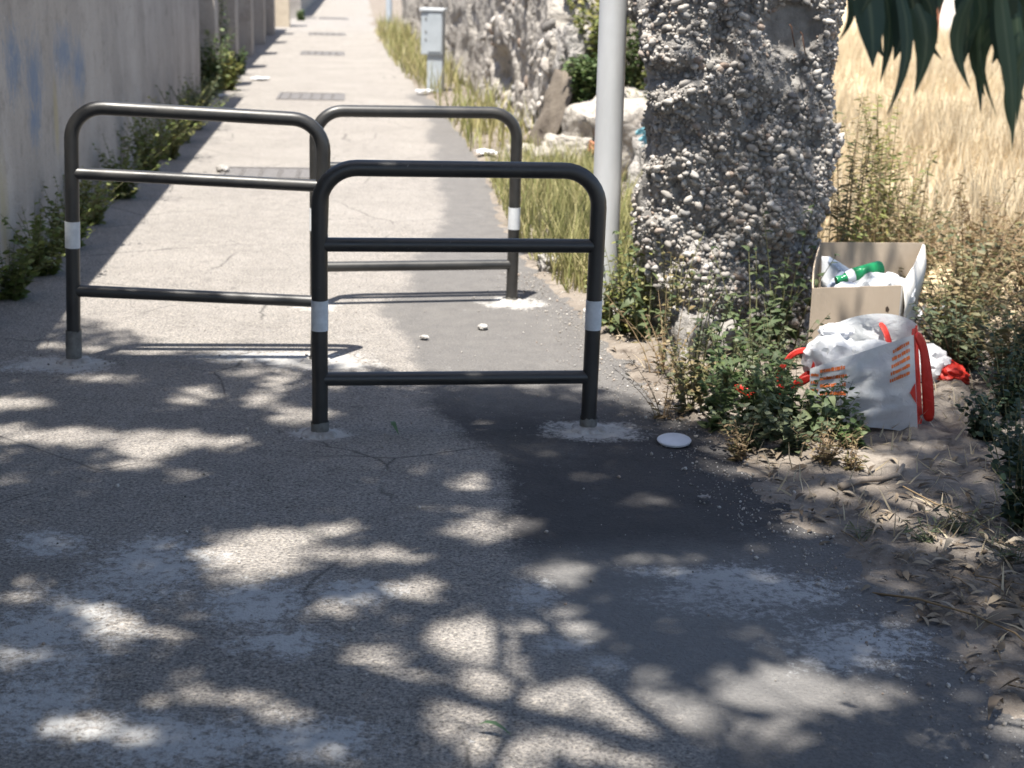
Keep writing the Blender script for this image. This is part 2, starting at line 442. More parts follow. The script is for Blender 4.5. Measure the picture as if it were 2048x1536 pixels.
M['concrete2'] = concrete_mat('weathered_concrete_plain', False)
M['cream'] = pmat('cream_render', (.50, .43, .33), (.40, .34, .26), 4, .9, .3)

WA = math.atan2(1, -.1055)                             # heading of the wall
def slab(name, u0, u1, h, th, off, mat, base_y=-4.0, parent=None, du=.16, amp=.012, z0=-.1, seed=0):
    """upright slab along the wall line; local x runs along the wall, the path-side face is at local y = -off"""
    n, k = max(2, int((u1-u0)/du)), max(2, int((h-z0)/.16))
    us = np.linspace(u0, u1, n+1); zs = np.linspace(z0, h, k+1)
    U, Z = np.meshgrid(us, zs); u, z = U.ravel(), Z.ravel()
    dn = (fbm(np.stack([u*1.3, z*1.3, 0*u+seed], 1), 4, 51)-.5)*2*amp
    ff = np.stack([u, -off + dn, z], 1); bk = np.stack([u, 0*u - off + th, z], 1)
    V = np.concatenate([ff, bk]); m = len(u); w = n+1
    i = (np.arange(k)[:, None]*w + np.arange(n)[None]).ravel()
    F = [np.stack([i, i+1, i+1+w, i+w], 1), np.stack([i+w, i+1+w, i+1, i], 1)+m]
    for side in (np.arange(k)*w, np.arange(k)*w+n):
        F.append(np.stack([side, side+w, side+w+m, side+m], 1))
    j = np.arange(n) + k*w; F.append(np.stack([j, j+1, j+1+m, j+m], 1))
    o = fast(name, V, np.concatenate(F), mat, parent)
    o.data.set_sharp_from_angle(angle=math.radians(35))
    return o
def on_wall(name, label, cat):
    e = empty(name, (float(wallx(-4)), -4, 0), (0, 0, WA)); return tag(e, label, cat)
# local +y of the frame points left (away from the path)
w1 = on_wall('concrete_wall', 'tall grey concrete wall with faded blue spray paint left of the barriers', 'wall')
slab('wall_face', 0, 22.3, 2.75, .3, 0, M['concrete'], parent=w1)
cp = MB(); cp.box((-.02, -.03, 2.752), (22.33, .33, 2.83)); cp.build('coping', M['concrete2'], w1, bevel=.012)
w2 = on_wall('pilaster_wall', 'grey wall with projecting pilasters running on beyond the near concrete wall', 'wall')
slab('wall_face', 22.35, 40.5, 2.6, .25, -.22, M['concrete2'], parent=w2, du=.3, seed=3)
for u in (24.2, 27.6, 31.0, 34.6, 38.2):
    slab('pilaster', u, u+.55, 2.66, .24, .01, M['concrete2'], parent=w2, du=.25, seed=u)
g1 = on_wall('gate_pier', 'sunlit cream rendered gate pier at the end of the pilaster wall', 'pier')
slab('pier_body', 42.4, 42.9, 2.4, .55, .16, M['cream'], parent=g1)
cp = MB(); cp.box((42.36, -.2, 2.4), (42.94, .43, 2.48)); cp.build('pier_cap', M['cream'], g1, bevel=.012)
g2 = on_wall('gate_pier', 'dark grey gate pier beyond the cream one, grass at its foot', 'pier')
slab('pier_body', 47.6, 48.2, 2.4, .7, .25, M['concrete2'], parent=g2)
cp = MB(); cp.box((47.56, -.29, 2.4), (48.24, .49, 2.48)); cp.build('pier_cap', M['concrete2'], g2, bevel=.012)
w3 = on_wall('far_wall', 'far stretch of pale wall past the gate piers', 'wall')
slab('wall_face', 49, 110, 2.4, .3, .15, M['concrete2'], parent=w3, du=1.0)

# ------------------------------------------------------------------ manhole covers sunk in the path
def manhole(cx, cy, w, d, label):
    e = empty('manhole_cover', (cx, cy, .004), (0, 0, math.radians(6))); tag(e, label, 'manhole', 'manhole covers along the path')
    fr = MB(); t_ = .035
    for lo, hi in (((-w/2, -d/2), (w/2, -d/2+t_)), ((-w/2, d/2-t_), (w/2, d/2)), ((-w/2, -d/2+t_), (-w/2+t_, d/2-t_)), ((w/2-t_, -d/2+t_), (w/2, d/2-t_))):
        fr.box((*lo, -.03), (*hi, .006))
    fr.build('frame', M['iron'], e)
    pl = MB(); pl.box((-w/2+t_+.005, -d/2+t_+.005, -.03), (w/2-t_-.005, d/2-t_-.005, .001))
    for i in range(5):
        for j in range(5):
            x = (i-2)*w*.16; y = (j-2)*d*.16
            pl.box((x-.02, y-.02, .0012), (x+.02, y+.02, .005))
    pl.build('plate', M['iron'], e)
for a in ((-1.95, 12.3, .95, .62, 'nearest dark manhole cover, behind the left barrier'), (-2.65, 19.32, .84, .95, 'second dark manhole cover along the path, above the left barrier'),
          (-3.64, 28.1, .8, 1.0, 'third manhole cover up the sunlit path'), (-4.45, 35.2, .85, .9, 'fourth small manhole cover far up the path'), (-5.4, 44.2, .85, 1.0, 'farthest manhole cover near the top of the path')):
    manhole(*a)

# ------------------------------------------------------------------ the three hoop barriers
def hoop_path(w, h, r, n=9):
    p = [(0, 0, -.16), (0, 0, .3), (0, 0, h-r)]
    for i in range(1, n+1):
        a = math.pi/2*i/n; p.append((r-r*math.cos(a), 0, h-r+r*math.sin(a)))
    q = [(w-x, y, z) for x, y, z in reversed(p)]
    return p + q
def collar(rx, ry, seed):
    """ragged skirt of spilled mortar round a post foot"""
    mb = MB(); n = 110; rings = (0.12, .3, .5, .7, .85, 1.0); hs = (.016, .014, .011, .008, .005, -.006)
    v = [(0, 0, .017)]; f = []; rj = random.Random(int(seed*100)); jit = [rj.gauss(0, .16) for _ in range(n)]; jit = [(jit[i]+jit[i-1]+jit[(i+1) % n]*.6)/1.6 for i in range(n)]
    for k, (q, h) in enumerate(zip(rings, hs)):
        for i in range(n):
            a = 2*math.pi*i/n
            rr = q*(.9 + (.35*(fb1(math.cos(a)*1.5+seed*3.1, math.sin(a)*1.5, 0, 3, 5)-.5)*2 + jit[i]*.25)*q)
            hh = h + (.010*(fb1(math.cos(a)*q*4+seed, math.sin(a)*q*4, 1, 3, 6)-.5) if k < 5 else 0)
            v.append((rx*rr*math.cos(a), ry*rr*math.sin(a), hh))
    for i in range(n): f.append((0, 1+i, 1+(i+1) % n))
    for k in range(len(rings)-1):
        for i in range(n):
            a = 1+k*n+i; b = 1+k*n+(i+1) % n
            f.append((a, a+n, b+n, b))
    return mb.add(v, f)
R_T = .03
def barrier(A, B, lift, tilt, sleeves, collars, label, seed, lean=0.0):
    A = Vector((*A, 0)); B = Vector((*B, 0)); w = (B-A).length; yaw = math.atan2(B.y-A.y, B.x-A.x)
    e = empty('hoop_barrier', (A.x, A.y, 0)); e.rotation_euler = (Matrix.Rotation(yaw, 3, 'Z') @ Matrix.Rotation(tilt, 3, 'Y') @ Matrix.Rotation(lean, 3, 'X')).to_euler()
    tag(e, label, 'barrier', 'black tube hoop barriers staggered across the path')
    mb = MB(); mb.tube([(x, y, z+lift) for x, y, z in hoop_path(w, 1.0, .135)], R_T, 20); mb.build('frame', M['black'], e, True, autosmooth=50)
    for z in (.721, .214):
        r = MB(); r.tube([(.012, 0, z+lift), (w*.33, 0, z+lift), (w*.66, 0, z+lift), (w-.012, 0, z+lift)], .0262, 18)
        r.build('rail', M['black'], e, True, autosmooth=50)
    for x in (0, w):
        b_ = MB(); b_.tube([(x, 0, .402+lift), (x, 0, .515+lift)], R_T+.0016, 22); b_.build('white_band', M['band'], e, True, autosmooth=50)
    inv = e.rotation_euler.to_matrix().to_4x4().inverted()
    for x, hs, (rx, ry) in zip((0, w), sleeves, collars):
        dz = x*math.sin(tilt)                          # ground in the tilted frame
        s_ = MB(); top = dz + hs
        n = 22; v = []; f = []
        for k, z in enumerate((dz-.1, dz+hs*.5, top)):
            for i in range(n):
                a = 2*math.pi*i/n; jz = (.012*(fb1(math.cos(a)*3+seed+x*9, math.sin(a)*3, 0, 3, 9)-.5)*2 if k == 2 else 0)
                v.append((x+(R_T+.004)*math.cos(a), (R_T+.004)*math.sin(a), z+jz))
        for k in range(2):
            for i in range(n): f.append((k*n+i, k*n+(i+1) % n, (k+1)*n+(i+1) % n, (k+1)*n+i))
        s_.add(v, f); s_.build('post_sleeve', M['sleeve'], e, True)
        c_ = collar(min(rx, .085)*.95, min(ry, .085)*.9, seed+x); co_ = c_.build('mortar_collar', M['mortar'], e, True)
        co_.matrix_local = Matrix.Translation((x, 0, dz+.004)) @ inv
    return e
barrier((-.716, 5.37), (.298, 5.525), 0.0, math.radians(.3), (.05, .047), ((.13, .11), (.19, .14)), 'nearest black hoop barrier, in shade, hiding one end of each of the others', 1)
barrier((-1.912, 6.308), (-.868, 6.412), .10, math.radians(2.3), (.14, .02), ((.23, .10), (.17, .13)), 'left black hoop barrier close to the concrete wall, leaning with a long bare foot', 2)
barrier((-1.016, 7.505), (-.015, 7.738), -.01, math.radians(.3), (.024, .024), ((.12, .11), (.16, .14)), 'farthest black hoop barrier, near the dry grass by the lamp post', 3)

# ------------------------------------------------------------------ lamp post, cabinet, far post
def grown(mb_pts): pass
lp = empty('lamp_post', (.447, 7.37, 0)); tag(lp, 'round galvanised steel lamp post beside the pebble pillar', 'lamp post')
mb = MB(); mb.tube([(0, 0, -.1), (-.008, 0, .8), (-.02, 0, 2.2), (-.06, 0, 6.2)], [.069, .0685, .066, .046], 28); mb.build('pole', M['zinc'], lp, True, autosmooth=60)
mb = MB(); mb.tube([(0, 0, -.02), (0, 0, .05), (0, 0, .07)], [.105, .10, .071], 24); mb.build('foot_collar', M['mortar'], lp, True, autosmooth=40)
mb = MB(); mb.tube([(-.06, 0, 6.15), (-.25, 0, 6.4), (-.75, 0, 6.5)], .025, 12); mb.build('arm', M['zinc'], lp, True)
mb = MB(); mb.box((-1.2, -.11, 6.44), (-.7, .11, 6.54)); mb.build('lamp_head', M['cabinet'], lp, bevel=.02)

cb = empty('meter_cabinet', (-1.16, 20.45, 0), (0, 0, math.radians(-9))); tag(cb, 'narrow pale grey utility cabinet on a slim stem beside the ruined wall', 'cabinet')
mb = MB(); mb.box((-.085, -.06, -.05), (.125, .09, .5)); mb.build('stem', M['cabinet'], cb, bevel=.012)
mb = MB(); mb.box((-.165, -.085, .5), (.125, .11, 1.06)); mb.build('housing', M['cabinet'], cb, bevel=.012)
mb = MB(); mb.box((-.185, -.105, 1.062), (.145, .13, 1.10)); mb.build('lid', M['lidgrey'], cb, bevel=.01)
mb = MB(); mb.box((-.068, -.094, .54), (.112, -.0865, 1.03)); mb.build('door', M['cabinet'], cb, bevel=.003)
for z in (.62, .93):
    mb = MB(); mb.box((-.185, -.03, z), (-.166, .03, z+.1)); mb.build('hinge', M['sleeve'], cb)
for z in (.7, .8, .97):
    mb = MB(); mb.tube([(-.10, -.0865, z), (-.10, -.094, z)], .011, 10); mb.build('screw', M['sleeve'], cb)
p2 = empty('marker_post', (-3.67, 42.5, 0)); tag(p2, 'thin pale post far away at the verge above the cabinet', 'post')
mb = MB(); mb.tube([(0, 0, -.1), (0, 0, 1.0), (0, 0, 2.4)], .085, 14); mb.build('pole', M['cabinet'], p2, True, autosmooth=60)
mb = MB(); mb.tube([(0, 0, 2.4), (0, 0, 2.46)], .1, 14); mb.build('cap', M['lidgrey'], p2, True, autosmooth=60)

# ------------------------------------------------------------------ the pebble-concrete pillar
def pebble_mat(name):
    m, t, b, o = nt(name)
    a = N(t, 'Attribute', attribute_name='tint').outputs['Fac']; r = N(t, 'ObjectInfo').outputs['Random']
    x = math_(t, 'FRACT', math_(t, 'ADD', a, r))
    col = ramp(t, x, [(0, (.14, .132, .122)), (.2, (.27, .252, .232)), (.45, (.40, .377, .348)), (.62, (.32, .29, .258)), (.72, (.53, .505, .47)), (.86, (.2, .197, .195)), (.965, (.29, .225, .18)), (1, (.42, .395, .365))])
    n_ = noise(t, coord(t), 20, 4)
    t.links.new(mix(t, ramp(t, n_, [(.3, .5), (.6, 0)]), col, mix(t, 1.0, col, (.6, .57, .55), 'MULTIPLY')), b.inputs['Base Color'])
    b.inputs['Roughness'].default_value = .8; b.inputs['Specular IOR Level'].default_value = .3
    bump(t, b, noise(t, coord(t), 70, 3), .25, .005)
    return m
M['pebble'] = pebble_mat('river_pebbles')
M['conglomerate'] = pmat('crumbling_mortar', (.31, .295, .275), (.19, .178, .166), 14, .95, .9, 60, bdist=.015)
M['smooth_mortar'] = pmat('smooth_mortar', (.33, .30, .265), (.25, .225, .20), 9, .9, .3, 50)
M['rust'] = pmat('rusty_wire', (.06, .035, .025), (.12, .06, .035), 60, .8, .3)

def ico(sub, seed, sq):
    bm = bmesh.new(); bmesh.ops.create_icosphere(bm, subdivisions=sub, radius=1)
    v = np.array([q.co[:] for q in bm.verts]); f = np.array([[q.index for q in p.verts] for p in bm.faces]); bm.free()
    d = 1 + (fbm(v*1.1 + seed*7.7, 2, 61)-.5)*.75
    return v*d[:, None]*np.array(sq), f

PC = (0, 0)
def pil_lr(z):
    L = np.interp(z, [-.2, .07, .3, .7, 1.15, 1.6, 2.8], [.74, .71, .615, .63, .615, .575, .56])
    R = np.interp(z, [-.2, 0, .2, .57, .93, 1.27, 1.6, 2.8], [1.375, 1.38, 1.40, 1.425, 1.455, 1.472, 1.478, 1.5])
    return L, R
def pil(th, z, disp=True):
    """surface point of the pillar at angle th (0 = towards the viewer) and height z"""
    L, R = pil_lr(z); cx = (L+R)/2; hw = (R-L)/2; hd = .36
    s, c = np.sin(th), np.cos(th)
    k = (np.abs(s)**5 + np.abs(c)**5)**(-1/5)
    x = cx + hw*k*s; y = 7.26 - hd*k*c
    p = np.stack([x, y, z], 1)
    if disp:
        nrm = np.stack([np.sign(s)*np.abs(s)**4, -np.sign(c)*np.abs(c)**4, 0*s], 1); nrm /= np.linalg.norm(nrm, axis=1, keepdims=True)
        d = (fbm(p*3.2, 3, 71)-.5)*.22 + (fbm(p*12, 3, 73)-.5)*.05
        d -= .06*np.clip(fbm(p*5.5+3, 2, 77)-.58, 0, 1)/.2
        hole = np.clip(1.35-np.hypot((x-1.215)/.115, (z-1.47)/.10), 0, 1)*(c > 0)
        d = d*(1-np.clip(hole*2, 0, 1)) - .075*np.clip(hole*3, 0, 1)
        foot = np.clip((.35-z)/.35, 0, 1); d += foot*.03
        p = p + nrm*d[:, None]
        return p, nrm
    return p
pr = empty('pebble_pillar', (1.05, 7.26, 0)); tag(pr, 'crumbling pillar of pebble concrete standing left of the cardboard box', 'pillar')
nt_, nz_ = 180, 150
th = np.linspace(0, 2*np.pi, nt_, endpoint=False); zs = np.linspace(-.15, 2.7, nz_)
TH, ZZ = np.meshgrid(th, zs); pp, _ = pil(TH.ravel(), ZZ.ravel())
i = (np.arange(nz_-1)[:, None]*nt_ + np.arange(nt_)[None]); j = (np.arange(nz_-1)[:, None]*nt_ + (np.arange(nt_)+1)[None] % nt_)
F = np.stack([i.ravel(), j.ravel(), j.ravel()+nt_, i.ravel()+nt_], 1)
tp = np.concatenate([pp, [[1.03, 7.26, 2.74]]]); top = (nz_-1)*nt_
F = np.concatenate([F, np.stack([top+np.arange(nt_), top+(np.arange(nt_)+1) % nt_, np.full(nt_, len(pp)), np.full(nt_, len(pp))], 1)[:, [0, 1, 2, 2]]])
fq = F[:-nt_]
body = fast('mortar_core', tp - np.array([1.05, 7.26, 0]), fq, M['conglomerate'], pr, False)
cap_ = fast('broken_top', tp[list(range(top, top+nt_)) + [len(pp)]] - np.array([1.05, 7.26, 0]), np.array([[k, (k+1) % nt_, nt_] for k in range(nt_)]), M['conglomerate'], pr)
NP = 21000
# denser towards the faces that can be seen from the path
th = np.concatenate([rng.uniform(-1.0, 1.0, int(NP*.66)), rng.uniform(0, 2*np.pi, NP-int(NP*.66))]); zz_ = rng.uniform(.0, 2.68, NP)
pp, nn = pil(th, zz_)
ok = np.hypot((pp[:, 0]-1.215)/.125, (pp[:, 2]-1.47)/.11) > 1
lowsm = fbm(pp*2.4, 2, 79); ok &= rng.random(NP) < np.clip(.45+ (lowsm-.3)*2.4, .4, 1)
pp, nn, th = pp[ok], nn[ok], th[ok]
size = np.exp(rng.normal(math.log(.0088), .5, len(pp))); size = np.clip(size, .005, .024)
vis = (np.abs(((th+np.pi) % (2*np.pi))-np.pi) < .95) & (pp[:, 2] < 1.75)
order = np.argsort(-size*vis); bigi = order[:300]; rest = order[300:]
peb_me = []
for k in range(6):
    v, f = ico(2, k+1, (1, .72, .6)); me = bpy.data.meshes.new('pebble'); me.from_pydata(v.tolist(), [], f.tolist()); me.polygons.foreach_set('use_smooth', np.ones(len(f), dtype=bool)); me.materials.append(M['pebble']); peb_me.append(me)
for q in bigi:
    o = link(bpy.data.objects.new('pebble', peb_me[int(rng.integers(6))]), pr)
    o.location = pp[q] + nn[q]*size[q]*.3 - np.array([1.05, 7.26, 0]); o.scale = [size[q]*s for s in (rng.uniform(1, 1.35), 1, rng.uniform(.9, 1.2))]
    o.rotation_euler = (rng.uniform(-.6, .6), rng.uniform(-.6, .6), rng.uniform(0, 6.3))
parts = []
for k in range(3):
    v, f = ico(1, k+11, (1, .75, .65)); sel = rest[k::3]; n = len(sel)
    R = frames(rng.normal(size=(n, 3)), rng.uniform(0, 6.3, n))
    parts.append(scatter(v, f, pp[sel]+nn[sel]*size[sel][:, None]*.25 - np.array([1.05, 7.26, 0]), R, size[sel][:, None]*np.stack([rng.uniform(.9, 1.4, n), np.ones(n), np.ones(n)], 1)))
v, f, tt = cat(parts)
tag(fast('small_pebbles', v, f, M['pebble'], pr, True, {'tint': tt}), kind='stuff')
for k, (x, z) in enumerate(((1.195, 1.47), (1.245, 1.44))):
    mb = MB(); mb.tube([(x-1.05, -.36, z+.02), (x-1.05+.003, -.405, z+.01), (x-1.05+.006, -.42, z-.02), (x-1.05+.02, -.425, z-.075)], .003, 6); mb.build('rusty_wire', M['rust'], pr, True)

# ------------------------------------------------------------------ the ruined wall behind, with its rubble
M['ruin'] = None
def ruin_mat():
    m, t, b, o = nt('ruined_plaster'); co = coord(t)
    a = noise(t, co, 1.3, 6, .65); g = noise(t, co, 7, 6, .7); f = noise(t, co, 28, 4, .7)
    vo = N(t, 'TexVoronoi', Scale=17.0); t.links.new(co, vo.inputs['Vector'])
    vc = N(t, 'SeparateColor'); t.links.new(vo.outputs['Color'], vc.inputs[0])
    st = ramp(t, vc.outputs[0], [(0, (.24, .215, .19)), (.5, (.36, .33, .295)), (1, (.45, .42, .385))])
    pl = mix(t, ramp(t, g, [(.35, 0), (.65, 1)]), (.30, .275, .245), (.39, .36, .32))
    col = mix(t, ramp(t, a, [(.46, 0), (.56, 1)]), pl, st)
    col = mix(t, ramp(t, g, [(.26, .9), (.40, 0)]), col, (.13, .11, .09))
    t.links.new(col, b.inputs['Base Color']); b.inputs['Roughness'].default_value = .95; b.inputs['Specular IOR Level'].default_value = .15
    bump(t, b, math_(t, 'ADD', g, math_(t, 'MULTIPLY', math_(t, 'SUBTRACT', 1.0, vo.outputs['Distance']), .5)), .9, .05)
    return m
M['ruin'] = ruin_mat()
M['palestone'] = pmat('pale_limestone', (.39, .37, .345), (.22, .205, .19), 7, .95, 1.0, 22, bdist=.05)
M['shadebrown'] = pmat('shade_brown', (.165, .14, .112), (.115, .096, .078), 6, .95, .6, 25, bdist=.02)  # brown darkened to carry the shade on the overhung broken wall face
M['brick'] = pmat('brick_red', (.33, .135, .075), (.25, .10, .06), 18, .9, .4)
RA, RB = np.array([.30, 13.6]), np.array([-2.9, 38.0])
rw = empty('ruined_wall', (.30, 13.6, 0), (0, 0, math.atan2(RB[1]-RA[1], RB[0]-RA[0]))); tag(rw, 'ruined old stone wall with patchy plaster, its near end broken off', 'wall')
Lr = float(np.linalg.norm(RB-RA)); nu, nz = 190, 64
us = np.concatenate([np.linspace(0, 8, 130), np.linspace(8.3, Lr, 60)]); zs = np.linspace(0, 1, nz)
U, Z = np.meshgrid(us, zs); u, z = U.ravel(), Z.ravel()
Ht = 2.1 + (fbm(np.stack([u*.7, 0*u, 0*u], 1), 4, 81)-.5)*.9
z = z*Ht
jag = np.interp(z, [0, .25, .4, .62, .85, 1.1, 1.2, 1.5, 2.5], [-.02, .0, .12, -.22, -.30, -.26, .02, .14, .3]) + (fbm(np.stack([0*z, z*5, 0*z], 1), 3, 83)-.5)*.3
u2 = u + jag*np.clip(1-u/2.5, 0, 1)
p3 = np.stack([u2, 0*u, z], 1)
dn = (fbm(p3*1.0, 2, 85)-.5)*.14 + (fbm(p3*8, 3, 87)-.5)*.05
dn += np.clip(.5-z, 0, 1)*.25*fbm(p3*1.2, 2, 88)
dn -= .045*np.clip((fbm(p3*3.1+9, 4, 89)-.57)/.05, 0, 1)
dn -= .16*np.clip((1.0-np.hypot((u2-3.4)/1.3, (z-.62)/.26) + (fbm(p3*3, 3, 90)-.5)*.9)/.25, 0, 1)
front = np.stack([u2, -(-.05) + dn, z-.05], 1)          # local +y = towards the path (left)
back = np.stack([u2, 0*u-.45 - (fbm(p3*2, 3, 91)-.5)*.15, z-.05], 1)
w = len(us); m = len(u); i = (np.arange(nz-1)[:, None]*w + np.arange(w-1)[None]).ravel()
F = [np.stack([i+w, i+1+w, i+1, i], 1), np.stack([i, i+1, i+1+w, i+w], 1)+m]
e0 = np.arange(nz-1)*w; F.append(np.stack([e0, e0+m, e0+w+m, e0+w], 1)); e1 = e0+w-1; F.append(np.stack([e1, e1+w, e1+w+m, e1+m], 1))
jt = np.arange(w-1)+(nz-1)*w; F.append(np.stack([jt, jt+m, jt+1+m, jt+1], 1))
fast('masonry', np.concatenate([front, back]), np.concatenate(F), M['ruin'], rw)
# loose facing stones on the lower part and the broken end
st_me = []
for k in range(5):
    v, f = ico(2, 30+k, (1, .8, .7)); me = bpy.data.meshes.new('stone'); me.from_pydata(v.tolist(), [], f.tolist()); me.materials.append(M['pebble']); st_me.append(me)
for k in range(170):
    q = int(rng.integers(0, m)); 
    while u[q] > 5.5 or z[q] > 1.5 or rng.random() > 1.2-z[q]*.6: q = int(rng.integers(0, m))
    o = link(bpy.data.objects.new('stone', st_me[k % 5]), rw); s = rng.uniform(.025, .07)
    if rng.random() < .3: o.location = (jag[q]*np.clip(1-u[q]/2.5, 0, 1)*1.0+.01+ (0 if u[q] > .4 else 0), rng.uniform(-.4, .1), z[q]); 
    else: o.location = (u2[q], front[q][1], z[q]-.05)
    o.scale = (s*1.3, s, s); o.rotation_euler = rng.uniform(0, 6, 3)

def boulder(name, loc, sc, rot, mat, label, cat='stone', group=None, seed=0, sub=3, rough=.5):
    bm = bmesh.new(); bmesh.ops.create_cube(bm, size=2); bmesh.ops.subdivide_edges(bm, edges=bm.edges[:], cuts=13, use_grid_fill=True)
    v = np.array([q.co[:] for q in bm.verts]); f = [[q.index for q in p.verts] for p in bm.faces]; bm.free()
    r = np.linalg.norm(v, axis=1, keepdims=True); v = v*(.80 + .20/r*1.25)
    v = v*(1 + (fbm(v*1.0+seed*5.3, 3, 95)-.5)*rough)[:, None] + v/r*((fbm(v*2.6+seed, 4, 97, .65)-.5)*.42)[:, None] - v/r*(.22*np.clip((fbm(v*1.7+seed+4, 3, 99)-.52)/.06, 0, 1))[:, None]
    o = fast(name, v*np.array(sc), np.array(f), mat); o.location = loc; o.rotation_euler = rot
    return tag(o, label, cat, group)
boulder('leaning_stone_slab', (.34, 13.05, .46), (.085, .22, .36), (.12, .30, .5), M['shadebrown'], 'brown slab leaning against the broken wall end, shade put into its colour', seed=1, rough=.15)
boulder('limestone_block', (.42, 13.4, .95), (.14, .28, .24), (0, .1, .3), M['palestone'], 'pale limestone block at the top of the broken wall end', seed=2)
boulder('limestone_block', (.84, 12.6, .24), (.40, .3, .38), (.1, -.12, .4), M['ruin'], 'large rough grey remnant of the wall behind the lamp post', seed=3)
boulder('limestone_block', (.45, 12.4, .14), (.24, .24, .20), (0, .2, 1), M['ruin'], 'rough grey block in the rubble left of the lamp post', seed=4)
boulder('rubble_stone', (.10, 12.7, .10), (.17, .15, .14), (0, 0, 2), M['ruin'], 'grey rubble stone at the left foot of the broken wall end', seed=5)
boulder('rubble_stone', (.98, 10.6, .22), (.17, .2, .30), (0, .1, .2), M['palestone'], 'upright pale stone between lamp post and pebble pillar', seed=6)
boulder('brick_lump', (.62, 12.1, .30), (.05, .05, .04), (.3, .2, .5), M['brick'], 'orange brick lump on the rubble just left of the lamp post', 'brick', seed=7)
boulder('brick_lump', (.30, 11.9, .12), (.08, .06, .05), (.1, .2, .5), M['brick'], 'dark red brick lump low in the rubble under the wall end', 'brick', seed=8)
boulder('rubble_stone', (.2, 8.53, .05), (.06, .05, .05), (.1, 0, .5), M['palestone'], 'small pale stone at the verge beside the far barrier', seed=9)
boulder('rubble_stone', (.98, 6.72, .06), (.085, .07, .085), (.1, 0, .5), M['conglomerate'], 'round lump of rubble at the foot of the pebble pillar', seed=10)
boulder('rubble_stone', (.80, 6.66, .05), (.12, .07, .16), (.1, 0.2, .9), M['conglomerate'], 'broken rubble piece leaning at the left foot of the pillar', seed=11)

# white house far across the field
hs = empty('field_house', (14, 41, 0), (0, 0, math.radians(-12))); tag(hs, 'white house far across the dry field behind the hanging leaves', 'house')
mb = MB(); mb.box((-3.2, 0, -.1), (8, 6, 3.2)); mb.build('wall', pmat('white_render', (.78, .76, .72), (.70, .68, .64), 2, .9, .2), hs)
mb = MB(); mb.add([(-3.5, -.4, 3.2), (8.3, -.4, 3.2), (8.3, 6.4, 3.2), (-3.5, 6.4, 3.2), (-3.5, 3, 4.7), (8.3, 3, 4.7)], [(0, 1, 5, 4), (2, 3, 4, 5), (0, 4, 3), (1, 2, 5), (0, 3, 2, 1)]); mb.build('roof', M['brick'], hs)
mb = MB(); mb.box((.9, -.05, -.1), (1.9, .02, 2.1)); mb.build('door', M['shadebrown'], hs)
mb = MB(); mb.box((4, -.04, 1), (5.1, .02, 2.2)); mb.build('window', M['iron'], hs)
gp = empty('brick_pier', (10.0, 38.0, 0)); tag(gp, 'orange brick pier at the far edge of the dry field', 'pier')
mb = MB(); mb.box((-.2, -.2, -.1), (.2, .2, 1.6)); mb.build('shaft', M['brick'], gp, bevel=.01)
mb = MB(); mb.box((-.26, -.26, 1.6), (.26, .26, 1.68)); mb.build('cap', M['palestone'], gp, bevel=.01)

# ------------------------------------------------------------------ cardboard box and its rubbish
def cardboard(name, c1, c2):
    return pmat(name, c1, c2, 3.5, .85, .12, 60, stretch=(1, 1, .4))
M['card'] = cardboard('brown_cardboard', (.40, .33, .255), (.34, .275, .21))
M['cardwhite'] = cardboard('white_cardboard', (.66, .63, .58), (.58, .55, .50))
M['dent'] = pmat('dark_scuff', (.05, .035, .025))
bx = empty('cardboard_box', (1.284, 6.35, .02)); tag(bx, 'open cardboard box full of rubbish at the right foot of the pillar', 'box')
FL, FR, BR_, BL = (Vector(q) for q in ((0, 0, 0), (.375, -.03, 0), (.56, .36, 0), (.10, .42, 0)))
def panel(name, a, b, ha, hb, mat, th=.006, bow=.01, seed=0, parent=None, lean=0.0):
    """upright panel between floor points a and b with heights ha, hb"""
    n, k = 12, 8; d = (b-a); nr = Vector((-d.y, d.x, 0)).normalized(); V = []; 
    for s in (0, 1):
        for i in range(k+1):
            for j in range(n+1):
                t = j/n; h = (ha + (hb-ha)*t); q = a + d*t + Vector((0, 0, h*i/k))
                off = bow*math.sin(math.pi*t)*(i/k)*math.sin(1.3+seed) + .006*(fb1(t*3, i/k*3, seed, 2, 7)-.5) + lean*(i/k)
                off *= 1 if 0 < j < n else .15
                V.append(q + nr*(off + s*th) + Vector((0, 0, (.006*(fb1(t*6, 0, seed, 2, 9)-.5) if i == k else 0))))
    w = n+1; m = (k+1)*w; F = []
    for i in range(k):
        for j in range(n):
            q = i*w+j; F.append((q, q+1, q+1+w, q+w)); F.append((q+w+m, q+1+w+m, q+1+m, q+m))
    for j in range(n): F.append((k*w+j, k*w+j+1, k*w+j+1+m, k*w+j+m)); F.append((j+m, j+1+m, j+1, j))
    for i in range(k): F.append((i*w, i*w+w, i*w+w+m, i*w+m)); F.append((i*w+n+m, i*w+w+n+m, i*w+w+n, i*w+n))
    return MB().add(V, F).build(name, mat, parent if parent else bx, True, autosmooth=40)
pf = panel('front_panel', FL, FR, .385, .415, M['card'], seed=1)
panel('back_panel', BR_, BL, .535, .512, M['card'], seed=2)
panel('left_panel', BL, FL, .51, .385, M['card'], seed=3)
pr_ = panel('right_panel', FR+Vector((.004, .006, 0)), BR_, .41, .53, M['cardwhite'], seed=4)
mb = MB(); mb.add([FL+Vector((0, 0, .004)), FR+Vector((0, 0, .004)), BR_+Vector((0, 0, .004)), BL+Vector((0, 0, .004))], [(0, 1, 2, 3)]); mb.build('bottom', M['card'], bx)
